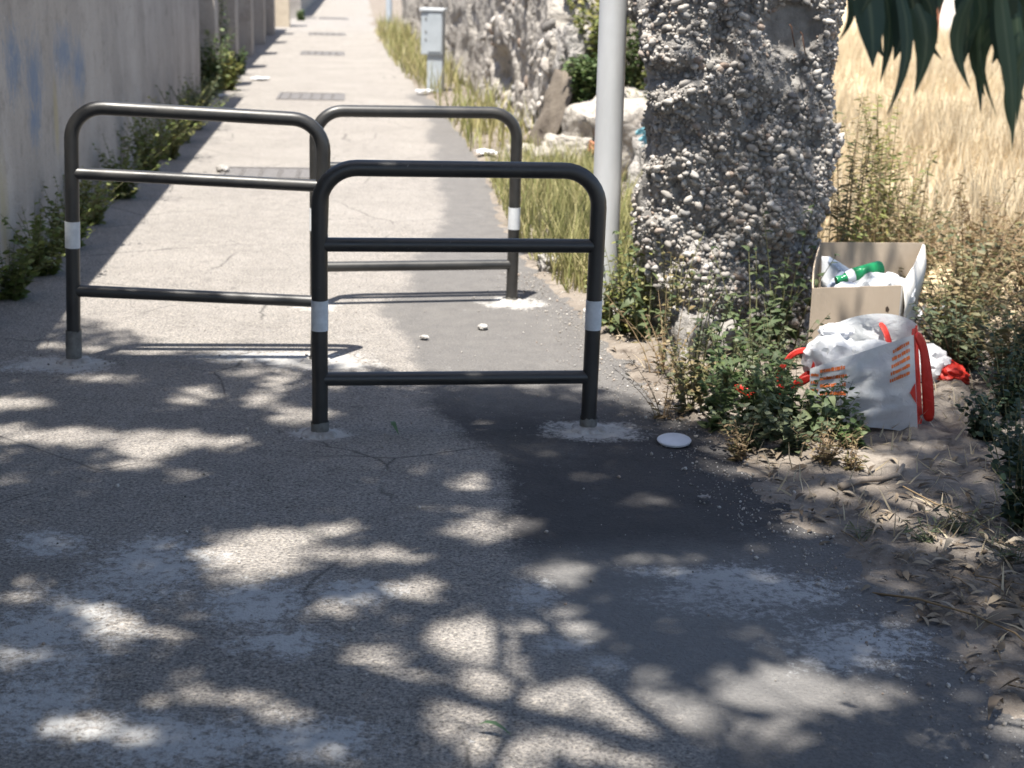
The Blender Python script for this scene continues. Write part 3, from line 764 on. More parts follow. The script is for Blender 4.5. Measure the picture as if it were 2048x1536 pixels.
# flap folded down over the right panel, white inside out
d = (BR_-FR); nr = Vector((d.y, -d.x, 0)).normalized()
V = []; a0 = FR+Vector((.004, .006, 0))
for t in np.linspace(.02, .98, 8):
    top = a0 + (BR_-a0)*float(t) + Vector((0, 0, .41+.12*float(t)))
    V += [top + nr*.006, top + nr*.022 + Vector((0, 0, -.09)), top + nr*.016 + Vector((0, 0, -.19 + .02*math.sin(t*7)))]
F = []
for i in range(7):
    for j in range(2): q = i*3+j; F.append((q, q+1, q+4, q+3))
fl = MB().add(V, F).build('flap', M['cardwhite'], bx, True)
fl.modifiers.new('thick', 'SOLIDIFY').thickness = .004
mb = MB(); mb.add([(.315, -.036, .30), (.327, -.037, .295), (.331, -.037, .31), (.322, -.037, .325), (.314, -.036, .318)], [(0, 1, 2, 3, 4)]); mb.build('tear', M['dent'], pf).matrix_parent_inverse = Matrix.Identity(4)

def bagmat(name, c1, c2, trans=.35, rough=.35):
    m, t, b, o = nt(name); co = coord(t)
    n_ = noise(t, co, 9, 4, .6); col = mix(t, ramp(t, n_, [(.35, 0), (.65, 1)]), c1, c2)
    t.links.new(col, b.inputs['Base Color']); b.inputs['Roughness'].default_value = rough; b.inputs['Specular IOR Level'].default_value = .5
    bump(t, b, noise(t, co, 26, 4, .7, 1.0), .5, .01)
    tr = t.nodes.new('ShaderNodeBsdfTranslucent'); t.links.new(col, tr.inputs[0])
    mx = t.nodes.new('ShaderNodeMixShader'); mx.inputs[0].default_value = trans
    t.links.new(b.outputs[0], mx.inputs[1]); t.links.new(tr.outputs[0], mx.inputs[2]); t.links.new(mx.outputs[0], o.inputs[0])
    return m
M['film'] = bagmat('thin_white_film', (.62, .64, .66), (.72, .73, .74))
M['filmblue'] = bagmat('pale_blue_film', (.42, .50, .66), (.58, .63, .72))
M['filmpink'] = bagmat('pink_print', (.66, .40, .45), (.7, .6, .62))
M['bagwhite'] = bagmat('woven_bag_white', (.56, .58, .585), (.63, .645, .65), .25, .4)
M['bagred'] = bagmat('woven_bag_red', (.62, .03, .02), (.70, .05, .03), .3, .45)
M['orange'] = pmat('orange_print', (.60, .13, .03), (.66, .18, .05), 40, .6, 0)
M['cyan'] = bagmat('light_blue_bag', (.22, .50, .58), (.32, .58, .65))
M['green'] = bagmat('green_bottle', (.012, .20, .07), (.02, .26, .10), .2, .15)
M['white'] = pmat('white_plastic', (.62, .63, .66), (.54, .55, .58), 12, .45, .1)

def crumple(name, loc, sc, mat, seed, amp=.5, rot=(0, 0, 0), parent=None, fold=2.2, sub=4):
    """crumpled film: a ball pushed into creased folds"""
    bm = bmesh.new(); bmesh.ops.create_icosphere(bm, subdivisions=sub, radius=1)
    v = np.array([q.co[:] for q in bm.verts]); f = np.array([[q.index for q in p.verts] for p in bm.faces]); bm.free()
    a = 1-np.abs(fbm(v*fold+seed*3.7, 3, 101)*2-1); b_ = 1-np.abs(fbm(v*fold*2.3+seed, 3, 103)*2-1)
    v = v*(1 + (a-.7)*amp + (b_-.7)*amp*.45)[:, None]
    o = fast(name, v*np.array(sc), f, mat, parent, True); o.location = loc; o.rotation_euler = rot
    o.data.set_sharp_from_angle(angle=math.radians(38))
    return o
def W(p): return (1.284+p[0], 6.35+p[1], .02+p[2])
tag(crumple('plastic_bag', W((.215, .26, .27)), (.10, .09, .13), M['filmblue'], 1, .5), 'bluish crumpled wrapping at the left inside the cardboard box', 'plastic bag')
tag(crumple('plastic_bag', W((.33, .14, .33)), (.13, .10, .09), M['film'], 2, .6), 'clear whitish film at the right front of the cardboard box', 'plastic bag')
tag(crumple('plastic_bag', W((.17, .08, .35)), (.065, .05, .05), M['white'], 3, .3), 'small white bundle over the front edge of the cardboard box', 'plastic bag')
tag(crumple('plastic_bag', W((.26, .2, .16)), (.19, .13, .14), M['film'], 4, .4), 'pale bag low in the cardboard box under the bottle', 'plastic bag')
# printed wrapper sheet
V = []; n = 10
for i in range(6):
    for j in range(n):
        t = j/(n-1); s = i/5
        V.append((.09+.24*t, .30-.04*s - .05*t, .47 - .085*t - .12*s + .012*math.sin(9*t+s*4)))
F = [(i*n+j, i*n+j+1, i*n+j+n+1, i*n+j+n) for i in range(5) for j in range(n-1)]
wr = empty('printed_wrapper', W((0, 0, 0))); tag(wr, 'blue and white printed wrapper poking up inside the cardboard box', 'wrapper')
MB().add(V, F).build('sheet', M['film'], wr, True).modifiers.new('thick', 'SOLIDIFY').thickness = .002
for k, (j, i, w_, mat) in enumerate(((1, 0, 2, 'filmblue'), (3, 0, 2, 'filmblue'), (5, 1, 1, 'filmpink'), (6, 0, 2, 'filmpink'), (4, 2, 2, 'filmblue'))):
    q = [V[i*n+j], V[i*n+j+w_], V[(i+1)*n+j+w_], V[(i+1)*n+j]]
    MB().add([(a, b_-.010, c+.006) for a, b_, c in q], [(3, 2, 1, 0)]).build('print_patch', M[mat], wr)
bt = empty('green_bottle', W((.155, .17, .395)), (0, math.radians(76), math.radians(14))); tag(bt, 'green plastic bottle lying across the rubbish in the cardboard box', 'bottle')
mb = MB(); mb.tube([(0, 0, 0), (0, 0, .012), (0, 0, .05), (0, 0, .07), (0, 0, .19), (0, 0, .2)], [.014, .015, .03, .034, .034, .028], 16); mb.build('body', M['green'], bt, True, autosmooth=50)
mb = MB(); mb.tube([(0, 0, -.022), (0, 0, .004)], .018, 14); mb.build('cap', M['green'], bt, True, autosmooth=50)
mb = MB(); mb.tube([(0, 0, .026), (0, 0, .060)], [.0245, .0335], 16, False); mb.build('label_wrap', M['white'], bt, True)

# ------------------------------------------------------------------ white and red shopping bag
sb = empty('shopping_bag', (1.36, 5.68, .0)); tag(sb, 'white shopping bag with red sides and orange print, stuffed full', 'shopping bag')
O = Vector((1.36, 5.68, 0))
BFL, BFR, BBR, BBL = (Vector(q)-O for q in ((1.17, 5.64, .03), (1.575, 5.545, .015), (1.64, 5.73, .02), (1.22, 5.86, .03)))
TFL, TFR, TBR, TBL = (Vector(q)-O for q in ((1.165, 5.68, .225), (1.525, 5.565, .40), (1.60, 5.80, .385), (1.215, 5.88, .30)))
def quadpanel(name, bl, br, tr, tl, mat, bulge, seed, top=None, n=18, wr_=.014, parent=sb):
    V = []; nr = (br-bl).cross(tl-bl).normalized()
    for i in range(n+1):
        for j in range(n+1):
            a, b_ = j/n, i/n
            p = (bl*(1-a)+br*a)*(1-b_) + (tl*(1-a)+tr*a)*b_
            if top: p = p + Vector((0, 0, top(a)*b_*b_))
            e = math.sin(math.pi*a)**.6 if 0 < a < 1 else 0
            ridge = (1-abs(2*fb1(a*2.6+seed, b_*5.2-a*2.2, seed, 2, 111)-1))**4
            p = p + nr*(bulge*e*math.sin(math.pi*min(1, b_*.8+.1)) + e*wr_*2.2*(ridge-.4)*(1.25-.5*b_) + e*.012*(fb1(a*7, b_*7, seed, 2, 113)-.5))
            V.append(p)
    F = [(i*(n+1)+j, i*(n+1)+j+1, (i+1)*(n+1)+j+1, (i+1)*(n+1)+j) for i in range(n) for j in range(n)]
    o = MB().add(V, F).build(name, mat, parent, True)
    return o, V, n, nr
fp, FV, fn, fnr = quadpanel('front_panel', BFL, BFR, TFR, TFL, M['bagwhite'], .035, 1)
quadpanel('back_panel', BBR, BBL, TBL, TBR, M['bagwhite'], .03, 2, top=lambda a: .07*math.sin(math.pi*a)**.7)
quadpanel('right_gusset', BFR, BBR, TBR, TFR, M['bagred'], -.02, 3)
quadpanel('left_gusset', BBL, BFL, TFL, TBL, M['bagred'], -.02, 4)
mb = MB(); mb.add([BFL, BFR, BBR, BBL], [(3, 2, 1, 0)]); mb.build('bottom', M['bagwhite'], sb)
def onfront(a, b_):
    x, y = a*fn, b_*fn; j, i = min(int(x), fn-1), min(int(y), fn-1); s, t = x-j, y-i; w = fn+1
    p = (FV[i*w+j]*(1-s)+FV[i*w+j+1]*s)*(1-t) + (FV[(i+1)*w+j]*(1-s)+FV[(i+1)*w+j+1]*s)*t
    return p + fnr*.003
def print_line(a0, a1, b0, slope, h, seed):
    """one row of small block print on the front panel"""
    mb = MB(); r = random.Random(seed); a = a0
    while a < a1:
        w = r.uniform(.012, .02); k = (a-a0)*slope
        lo, hi = b0+k, b0+k+h*r.uniform(.85, 1.1)
        mb.add([onfront(a, lo), onfront(a+w, lo), onfront(a+w, hi), onfront(a, hi)], [(0, 1, 2, 3)])
        a += w*.8 + r.choice((.003, .005, .008))
    mb.build('print_line', M['orange'], fp)
for k, b0 in enumerate((.86, .73, .60, .47)): print_line(.10, .34, b0, -.12, .055, k)
for k, b0 in enumerate((.90, .82, .74, .66, .58)): print_line(.80-.01*k, .945, b0-.03, .35, .038, 10+k)
for k, b0 in enumerate((.84, .70, .56)): print_line(.01, .075, b0, -.5, .05, 20+k)
print_line(.12, .3, .17, -.1, .05, 31)
def ribbon(name, pts, w, mat, parent, twist=0.0):
    V = []; n = len(pts); pts = [Vector(p) for p in pts]
    for i, p in enumerate(pts):
        t = (pts[min(i+1, n-1)]-pts[max(i-1, 0)]).normalized(); s = t.cross(Vector((math.sin(i*.8+twist)*.6, -1, .4))).normalized()
        V += [p-s*w/2, p+s*w/2]
    F = [(2*i, 2*i+1, 2*i+3, 2*i+2) for i in range(n-1)]
    o = MB().add(V, F).build(name, mat, parent, True); md = o.modifiers.new('sub', 'SUBSURF'); md.levels = md.render_levels = 2
    md = o.modifiers.new('thick', 'SOLIDIFY'); md.thickness = .003
    return o
def wl(*q): return [Vector(p)-O for p in q]
ribbon('handle', wl((1.20, 5.80, .26), (1.15, 5.79, .275), (1.10, 5.78, .25), (1.065, 5.77, .19), (1.06, 5.76, .13), (1.09, 5.75, .105), (1.13, 5.74, .15), (1.18, 5.74, .20)), .026, M['bagred'], sb)
ribbon('handle', wl((1.18, 5.69, .19), (1.13, 5.69, .165), (1.09, 5.71, .12), (1.04, 5.73, .085), (.99, 5.75, .08), (.94, 5.76, .095), (.90, 5.77, .12), (.89, 5.79, .10)), .034, M['bagred'], sb, 1.0)
ribbon('handle', wl((1.46, 5.83, .385), (1.475, 5.78, .36), (1.485, 5.74, .31), (1.50, 5.72, .26)), .03, M['bagred'], sb, .4)
ribbon('torn_edge', wl((1.532, 5.562, .405), (1.575, 5.60, .36), (1.595, 5.61, .28), (1.61, 5.61, .2), (1.625, 5.61, .1), (1.63, 5.61, .04)), .045, M['bagred'], sb, .8)
mb = MB(); a_ = onfront(.94, .42)+fnr*.002; mb.add([a_, onfront(.995, .52)+fnr*.003, onfront(.997, .30)+fnr*.003], [(0, 1, 2)]); mb.build('red_corner', M['bagred'], fp)
b1 = crumple('knotted_bag', (1.275, 5.775, .235), (.115, .085, .10), M['film'], 7, .34, fold=2.4)
tag(b1, 'knotted white plastic bag bulging out of the shopping bag', 'plastic bag')
tag(crumple('knotted_bag', (1.42, 5.74, .25), (.12, .075, .075), M['film'], 8, .4, fold=1.8), 'second pale bag half hidden inside the shopping bag', 'plastic bag')
tag(crumple('paper_tissue', (1.285, 5.82, .345), (.065, .04, .03), M['white'], 9, .4), 'bright white tissue at the top of the shopping bag', 'paper')
b2 = empty('red_white_bag', (1.81, 6.3, .03)); tag(b2, 'flattened white and red bag lying behind the shopping bag', 'plastic bag')
crumple('white_side', (-.03, 0, .06), (.11, .10, .085), M['film'], 11, .5, parent=b2)
crumple('red_side', (.07, -.02, .035), (.09, .08, .05), M['bagred'], 12, .6, rot=(0, .4, 0), parent=b2)

# small litter
lid = empty('lid_disc', (.615, 5.373, .012), (math.radians(3), math.radians(-2), .3)); tag(lid, 'round white plastic lid lying at the edge of the asphalt', 'lid')
mb = MB(); mb.tube([(0, 0, -.004), (0, 0, .006), (0, 0, .010)], [.062, .062, .056], 32); mb.build('plate', M['white'], lid, True, autosmooth=40)
mb = MB(); mb.tube([(.061*math.cos(a), .061*math.sin(a), .002) for a in np.linspace(0, 2*math.pi, 33)], .004, 8, False); mb.build('rim', M['white'], lid, True)
def scrap(name, loc, size, mat, label, cat='paper', seed=0, flat=.35):
    if cat in ('paper', 'wrapper', 'plastic bag'):       # a creased sheet, half flattened
        n = 14; a, b_ = np.meshgrid(np.linspace(-1, 1, n), np.linspace(-1, 1, n)); a, b_ = a.ravel(), b_.ravel()
        q = np.stack([a, b_, 0*a+seed], 1); rr = 1-np.abs(fbm(q*1.6, 3, 141)*2-1)
        w_ = .75 + .7*(fbm(q*1.3+5, 3, 143)-.3)
        zz = (rr-.6)*2.2*flat + .25*flat*(fbm(q*4, 2, 145)-.5)
        V = np.stack([a*w_*size, b_*w_*size*.7, zz*size], 1); i_ = (np.arange(n-1)[:, None]*n + np.arange(n-1)[None]).ravel()
        o = fast(name, V, np.stack([i_, i_+1, i_+1+n, i_+n], 1), mat); o.location = (loc[0], loc[1], (loc[2] if len(loc) > 2 else gz(loc[0], loc[1])) + size*flat*.2); o.rotation_euler = (0, 0, seed*1.3)
        if flat > .7: o.rotation_euler = (1.2, .2, seed*.3)
        return tag(o, label, cat)
    o = crumple(name, (loc[0], loc[1], loc[2] if len(loc) > 2 else gz(loc[0], loc[1])+size*flat*.5), (size, size*.8, size*flat), mat, seed, .7, sub=3, rot=(0, 0, seed)); return tag(o, label, cat)
scrap('paper_scrap', (-3.70, 21.7, .02), .17, M['white'], 'white paper scrap in the wall shadow far up the path', seed=1, flat=.1)
scrap('paper_scrap', (-3.72, 18.9, .02), .08, M['white'], 'small white scrap at the end of the near concrete wall', seed=2, flat=.2)
scrap('paper_scrap', (-1.26, 20.1, .03), .13, M['white'], 'white paper scrap at the foot of the utility cabinet', seed=3, flat=.25)
scrap('paper_scrap', (-.30, 13.7, .03), .12, M['white'], 'white scrap on the verge behind the far barrier', seed=4, flat=.3)
scrap('stone_chip', (-2.42, 12.3, .025), .06, M['palestone'], 'pale stone chip beside the nearest manhole cover', 'stone', 5, .5)
scrap('blue_bag', (.80, 10.0, .60), .09, M['cyan'], 'light blue plastic bag caught between lamp post and pillar', 'plastic bag', 6, .95)
scrap('paper_scrap', (.66, 7.10, .17), .055, M['white'], 'crumpled white paper in the weeds at the pillar foot', seed=7, flat=1.2)
scrap('blue_wrapper', (2.42, 7.9, .09), .07, M['filmblue'], 'dull blue wrapper caught in the dry weeds at the right', 'wrapper', 8, .6)
scrap('paper_scrap', (2.0, 7.0, .12), .09, M['white'], 'white rubbish behind the box among the dry weeds', seed=9, flat=.8)
scrap('paper_scrap', (.655, 4.738, .018), .022, M['palestone'], 'small beige scrap on the dark asphalt in the shade', seed=10, flat=.3)
scrap('mortar_crumb', (-.15, 7.1, .014), .028, M['mortar'], 'white mortar crumb on the newer asphalt before the far barrier', 'mortar', 11, .4)
scrap('mortar_crumb', (-.42, 6.86, .014), .02, M['mortar'], 'smaller mortar crumb left of the other on newer asphalt', 'mortar', 12, .4)

# ------------------------------------------------------------------ plants
M['leaf_fresh'] = leafmat('weed_green', (.050, .085, .028), (.085, .13, .045), (.15, .19, .075))
M['leaf_wall'] = leafmat('wall_weed_green', (.085, .115, .03), (.13, .165, .045), (.22, .24, .08))
M['leaf_dull'] = leafmat('weed_grey_green', (.055, .075, .042), (.10, .125, .07), (.16, .175, .095))
M['leaf_obj'] = leafmat('broad_weed_leaf', (.06, .09, .04), (.10, .135, .065), (.15, .175, .085), attr='random')
M['leaf_dry'] = leafmat('dry_weed', (.13, .085, .045), (.22, .155, .085), (.16, .145, .06), trans=.25)
M['leaf_mix'] = leafmat('half_dry_weed', (.09, .105, .04), (.17, .15, .07), (.27, .20, .105), trans=.3)
M['leaf_yg'] = leafmat('yellow_green_weed', (.13, .165, .045), (.21, .225, .07), (.32, .28, .10))
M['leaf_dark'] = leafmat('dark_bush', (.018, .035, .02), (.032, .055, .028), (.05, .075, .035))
M['stem'] = pmat('weed_stem', (.16, .15, .075), (.11, .11, .05), 20, .8, 0)
M['stem_dry'] = pmat('dry_stem', (.24, .17, .095), (.17, .12, .07), 20, .85, 0)
M['grass'] = leafmat('verge_grass', (.19, .21, .07), (.32, .30, .13), (.42, .36, .19), trans=.3)
M['straw'] = leafmat('field_straw', (.50, .405, .275), (.60, .50, .35), (.67, .585, .44), trans=.45)

leaf_me = []
for k in range(3):
    T, TF = leaf_t((0, .12, .35, .65, .88, 1), (.08, .62, 1, .72, .3, .04), (.12, .3, .45)[k], (.25, .1, .35)[k])
    me = bpy.data.meshes.new('leaf'); me.from_pydata(T.tolist(), [], TF.tolist()); me.materials.append(M['leaf_obj']); me.polygons.foreach_set('use_smooth', np.ones(len(TF), dtype=bool)); leaf_me.append(me)

def weed(name, x, y, h, nst, label, group=None, cat_='weed', leaf=(.05, .016), per=14, lm='leaf_fresh', sm='stem', spread=.35, tmpl=OVATE, broad=False, z=None, start=.12, taper=.5, lean=(0, 0), zwall=None):
    z0 = gz(x, y) if z is None else z
    e = empty(name, (x, y, z0)); tag(e, label, cat_, group)
    mb = MB(); LP = []; LD = []; LS = []
    for s in range(nst):
        a = rng.uniform(0, 2*np.pi); r = rng.uniform(.02, 1)*spread*h; hh = h*rng.uniform(.55, 1.0)
        b0 = np.array([math.cos(a), math.sin(a), 0])*rng.uniform(0, .14)*h
        p0 = b0 + [0, 0, -.03]; p3 = b0 + np.array([math.cos(a)*r + lean[0]*hh, math.sin(a)*r + lean[1]*hh, hh])
        p1 = p0 + np.array([rng.normal(0, .03)*h, rng.normal(0, .03)*h, hh*.45]); 
        pts = []
        for t in np.linspace(0, 1, 6):
            q = (1-t)**2*p0 + 2*t*(1-t)*p1 + t*t*p3; pts.append(q)
        sr = min(.0045, max(.0016, .0045*h/.5))
        mb.tube(pts, [sr*(1-.7*t) for t in np.linspace(0, 1, 6)], 4, False)
        for q in range(per):
            t = start + (1-start)*(q+rng.random())/per
            p = (1-t)**2*p0 + 2*t*(1-t)*p1 + t*t*p3
            b_ = rng.uniform(0, 2*np.pi); up = rng.uniform(-.25, .75)
            LP.append(p); LD.append([math.cos(b_), math.sin(b_), up]); LS.append((1-taper*t)*rng.uniform(.6, 1.25))
    mb.build('stems', M[sm], e)
    P = np.array(LP); D = np.array(LD); Sx = np.array(LS)
    if broad:
        R = frames(D, rng.uniform(-.6, .6, len(P)))
        for k in range(len(P)):
            o = link(bpy.data.objects.new('leaf', leaf_me[k % 3]), e)
            m_ = Matrix(R[k].tolist()).to_4x4(); m_.translation = P[k]
            o.matrix_local = m_ @ Matrix.Diagonal((leaf[1]*Sx[k], leaf[0]*Sx[k], leaf[0]*Sx[k], 1))
    else:
        R = frames(D, rng.uniform(-.9, .9, len(P)))
        v, f, t = scatter(*tmpl, P, R, np.stack([leaf[1]*Sx, leaf[0]*Sx, leaf[0]*Sx], 1))
        tag(fast('foliage', v, f, M[lm], e, False, {'tint': t}), kind='stuff')
    return e

# -- along the foot of the concrete wall
LW = 'weeds along the foot of the concrete wall'
def wall_weed(y, off, h, n, label, lm='leaf_fresh', per=16, leaf=(.06, .022), spread=.75):
    weed('wall_weed', float(wallx(y))+off, y, h, n, label, LW, leaf=leaf, per=per, lm=lm, spread=spread, z=0.0, lean=(.12, 0))
for k, (y, off, h, n, lm, lab) in enumerate((
        (6.9, .08, .22, 22, 'leaf_fresh', 'low dark weed at the left picture edge under the wall'),
        (7.5, .12, .26, 26, 'leaf_fresh', 'bushy green weed left of the leaning barrier post'),
        (8.1, .14, .30, 30, 'leaf_fresh', 'dense green weed tuft behind the leaning barrier post'),
        (8.8, .16, .32, 30, 'leaf_fresh', 'green weed clump beside the white band of the left barrier'),
        (9.7, .15, .30, 28, 'leaf_yg', 'yellowish green weed low behind the left barrier'),
        (10.8, .18, .34, 30, 'leaf_fresh', 'green weed under the upper rail of the left barrier'),
        (12.0, .20, .42, 34, 'leaf_fresh', 'tall bushy wall weed seen through the left barrier'),
        (13.0, .24, .40, 32, 'leaf_yg', 'yellow tipped weed seen between the left barrier rails'),
        (14.2, .20, .42, 32, 'leaf_fresh', 'leafy weed just below the left barrier top rail'),
        (15.3, .24, .40, 30, 'leaf_dull', 'grey green weed at the wall by the sunlit path edge'),
        (16.8, .12, .34, 26, 'leaf_fresh', 'weed just above the left barrier top rail by the wall'))):
    wall_weed(y, off, h*1.35, int(n*1.25), lab, 'leaf_wall' if lm == 'leaf_fresh' else lm)
for (y, off, h, n, lm, lab) in ((19.0, .02, .9, 40, 'leaf_fresh', 'big green weed in the corner after the near wall end'), (19.9, .15, .55, 30, 'leaf_yg', 'yellow green weed lit by sun at the near wall end'),
                            (22.6, .1, .45, 20, 'leaf_fresh', 'weed between the first and second pilasters'), (42.2, .3, .3, 26, 'leaf_fresh', 'fresh green tuft at the foot of the grey gate pier')):
    weed('wall_weed', float(wallx(y))+off, y, h, n, lab, LW, leaf=(.10, .035), per=18, lm=lm, spread=.4, z=0.0)
weed('climbing_weed', float(wallx(21.5))-.1, 21.5, 1.5, 18, 'tall weed climbing the dark recess after the near wall', None, leaf=(.09, .03), per=22, spread=.12, z=0.0)

# -- bushes among the rubble, left of the pillar
for (x, y, z, h, n, lm, lab, sp) in ((.98, 14.5, 0, 2.1, 80, 'leaf_fresh', 'tall green bush behind the lamp post', .24), (1.40, 14.7, 0, 2.0, 70, 'leaf_yg', 'yellow green bush between lamp post and pillar', .35),
                               (.72, 14.0, .5, 1.4, 55, 'leaf_yg', 'green creeper over the broken wall end', .26), (1.25, 12.6, .0, 1.05, 55, 'leaf_yg', 'sunlit yellow flowering bush right of the lamp post', .3),
                               (.56, 12.85, .60, .42, 34, 'leaf_fresh', 'green weed above the leaning stone slab', .55), (.66, 13.25, .75, .8, 44, 'leaf_yg', 'green trailing plant beside the pale block at the wall end', .3), (1.8, 14.0, 0, 1.4, 40, 'leaf_yg', 'bush hidden behind the pebble pillar', .4)):
    weed('rubble_bush', x, y, h, n, lab, None, 'bush', leaf=(.085, .032), per=40, lm=lm, spread=sp, z=z)

# -- weeds round the pillar foot
PW = 'weeds at the pebble pillar'
for (x, y, h, n, per, lab, lean) in ((1.20, 6.62, .80, 8, 13, 'broad leaved weed climbing the front of the pillar', (.05, .02)), (1.08, 6.52, .55, 7, 11, 'broad leaved weed lower on the pillar front', (-.02, 0)),
                             (.62, 6.95, .62, 7, 11, 'broad leaved weed between lamp post and pillar', (0, 0)), (.50, 7.05, .42, 5, 9, 'broad leaved weed right behind the nearest barrier post', (0, 0)),
                             (.86, 5.85, .36, 7, 10, 'broad leaved weed in the middle of the weedy verge', (0, 0)), (1.02, 5.72, .30, 7, 10, 'broad leaved weed left of the shopping bag', (0, 0)),
                             (1.16, 5.42, .26, 7, 10, 'broad leaved weed in front of the shopping bag corner', (0, 0)), (.98, 5.42, .26, 7, 9, 'broad leaved weed above the pale grass tuft', (0, 0))):
    weed('broad_leaved_weed', x, y, h, n, lab, PW, leaf=(.082, .026), per=per, broad=True, spread=.32, lean=lean)
for (x, y, h, n, lm, lab, sp) in (
        (.53, 7.16, .55, 12, 'leaf_yg', 'fresh green weed hiding the lamp post foot', .22), (.60, 7.02, .50, 11, 'leaf_yg', 'fresh green weed right of the lamp post foot', .25), (.44, 7.20, .30, 12, 'leaf_yg', 'low fresh weed in front of the lamp post', .4),
        (.70, 6.62, .66, 9, 'leaf_mix', 'thin leggy weed right of the near barrier post', .3), 
        (.78, 6.2, .48, 10, 'leaf_dull', 'upright grey green weed before the pillar left corner', .3), (.92, 6.15, .36, 12, 'leaf_fresh', 'green weed at the pillar foot', .5),
        (.72, 5.75, .36, 11, 'leaf_mix', 'half dry weed above the white lid', .45), (.80, 5.55, .26, 16, 'leaf_fresh', 'green weed right of the white lid', .6),
        (.95, 5.62, .30, 18, 'leaf_fresh', 'dense green weed in the verge middle', .6), (1.10, 5.55, .28, 18, 'leaf_fresh', 'dense dark weed before the red handles', .6),
        (1.22, 5.48, .22, 18, 'leaf_fresh', 'dense weed hiding the bag lower left corner', .6), (.88, 5.32, .22, 16, 'leaf_dull', 'greyish weed at the asphalt edge', .7),
        (1.04, 5.26, .20, 16, 'leaf_dull', 'low greyish weed at the lower rim of the verge', .8), (1.28, 5.36, .16, 14, 'leaf_fresh', 'small weed in front of the shopping bag', .8),
        (1.00, 5.95, .34, 14, 'leaf_dull', 'weed behind the red handle loop', .5), (1.12, 6.15, .34, 12, 'leaf_dull', 'weed between pillar foot and red handles', .5),
        (.74, 6.02, .24, 10, 'leaf_mix', 'brownish weed on the bare soil by the near barrier', .6)):
    weed('verge_weed', x, y, h, n, lab, PW, leaf=(.05, .015), per=18, lm=lm, spread=sp)
for (x, y, h, n, lab) in ((.66, 6.3, .42, 10, 'dry straw coloured stalks left of the pillar foot'), (.60, 5.7, .30, 10, 'dry stalks at the verge above the lid'), (.84, 5.2, .16, 14, 'dry crisp weed at the asphalt edge below the verge'),
                          (1.14, 5.14, .16, 18, 'pale dry grass tuft below the shopping bag'), (1.22, 5.08, .12, 14, 'small pale tuft right of the other below the bag')):
    weed('dry_tuft', x, y, h, n, lab, 'dry tufts on the verge', 'dry plant', leaf=(.05, .006), per=12, lm='leaf_dry', sm='stem_dry', spread=.9, tmpl=LANCE)

# -- field edge, right of the pillar
for (x, y, h, n, lm, lab, sp, per) in (
        (1.80, 8.1, 1.12, 14, 'leaf_mix', 'tall dry brown seed spike plant right of the pillar', .06, 44), (1.95, 8.4, .85, 10, 'leaf_mix', 'feathery half dry plant behind the cardboard box', .15, 40),
        (2.22, 9.0, 1.0, 20, 'leaf_yg', 'green feathery plant standing in the dry field', .16, 44), (2.38, 8.9, .7, 10, 'leaf_mix', 'brownish plant right of the green feathery one', .2, 36),
        (1.68, 7.8, .7, 9, 'leaf_yg', 'thin yellow green plant close to the pillar edge', .16, 34), (2.75, 8.8, .6, 12, 'leaf_dry', 'rusty dry plant at the field edge', .3, 34),
        (2.1, 7.9, .55, 12, 'leaf_mix', 'half dry plant directly behind the box', .25, 32)):
    weed('field_plant', x, y, h, n, lab, 'plants at the field edge', 'field plant', leaf=(.065, .009), per=int(per*1.3), lm=lm, sm='stem_dry', spread=sp*1.5, tmpl=LANCE, taper=.3)
tang = [('leaf_mix', 'tangled half dry weed right of the box'), ('leaf_dry', 'brown tangled weed at the right picture edge'), ('leaf_dull', 'dull green tangle behind the red and white bag'),
        ('leaf_mix', 'straw brown tangle right of the red and white bag'), ('leaf_dry', 'dry brush below the field edge plants'), ('leaf_dull', 'greyish brush over the blue wrapper'),
        ('leaf_mix', 'brownish brush by the white rubbish'), ('leaf_dry', 'dry tangle in front of the straw field'), ('leaf_mix', 'high tangle at the far right'), ('leaf_dry', 'loose dry twigs above the dark bush')]
for k, ((lm, lab), (x, y, h)) in enumerate(zip(tang, ((2.0, 6.7, .45), (2.55, 7.1, .5), (1.98, 6.45, .34), (2.15, 6.25, .34), (2.35, 7.6, .5), (2.5, 7.9, .45), (2.15, 7.05, .5), (2.8, 8.0, .5), (2.9, 7.6, .55), (2.4, 6.6, .45)))):
    weed('tangled_weed', x, y, h, 34, lab, 'tangled weeds right of the box', leaf=(.05, .010), per=26, lm=lm, sm='stem_dry', spread=.8, tmpl=LANCE, taper=.2)
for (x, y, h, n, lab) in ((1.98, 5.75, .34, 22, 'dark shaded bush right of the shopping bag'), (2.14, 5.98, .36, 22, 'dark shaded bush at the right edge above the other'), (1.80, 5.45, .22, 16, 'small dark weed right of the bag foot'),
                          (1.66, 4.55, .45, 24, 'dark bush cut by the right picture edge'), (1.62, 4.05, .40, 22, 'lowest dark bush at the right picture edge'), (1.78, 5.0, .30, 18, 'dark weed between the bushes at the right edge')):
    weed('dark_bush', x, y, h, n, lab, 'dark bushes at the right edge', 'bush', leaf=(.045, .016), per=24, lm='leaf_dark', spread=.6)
for (x, y, h, n, lab) in ((1.42, 4.42, .12, 16, 'small grassy weed among the fallen leaves'), (1.30, 4.36, .10, 12, 'tiny grassy weed left of the other in the litter'), (1.52, 4.20, .12, 14, 'small weed in the litter by the dark bush'), (1.12, 4.42, .07, 10, 'low weed at the soil rim of the asphalt')):
    weed('litter_weed', x, y, h, n, lab, 'small weeds in the leaf litter', leaf=(.06, .005), per=5, lm='leaf_dull', spread=1.1, tmpl=LANCE)

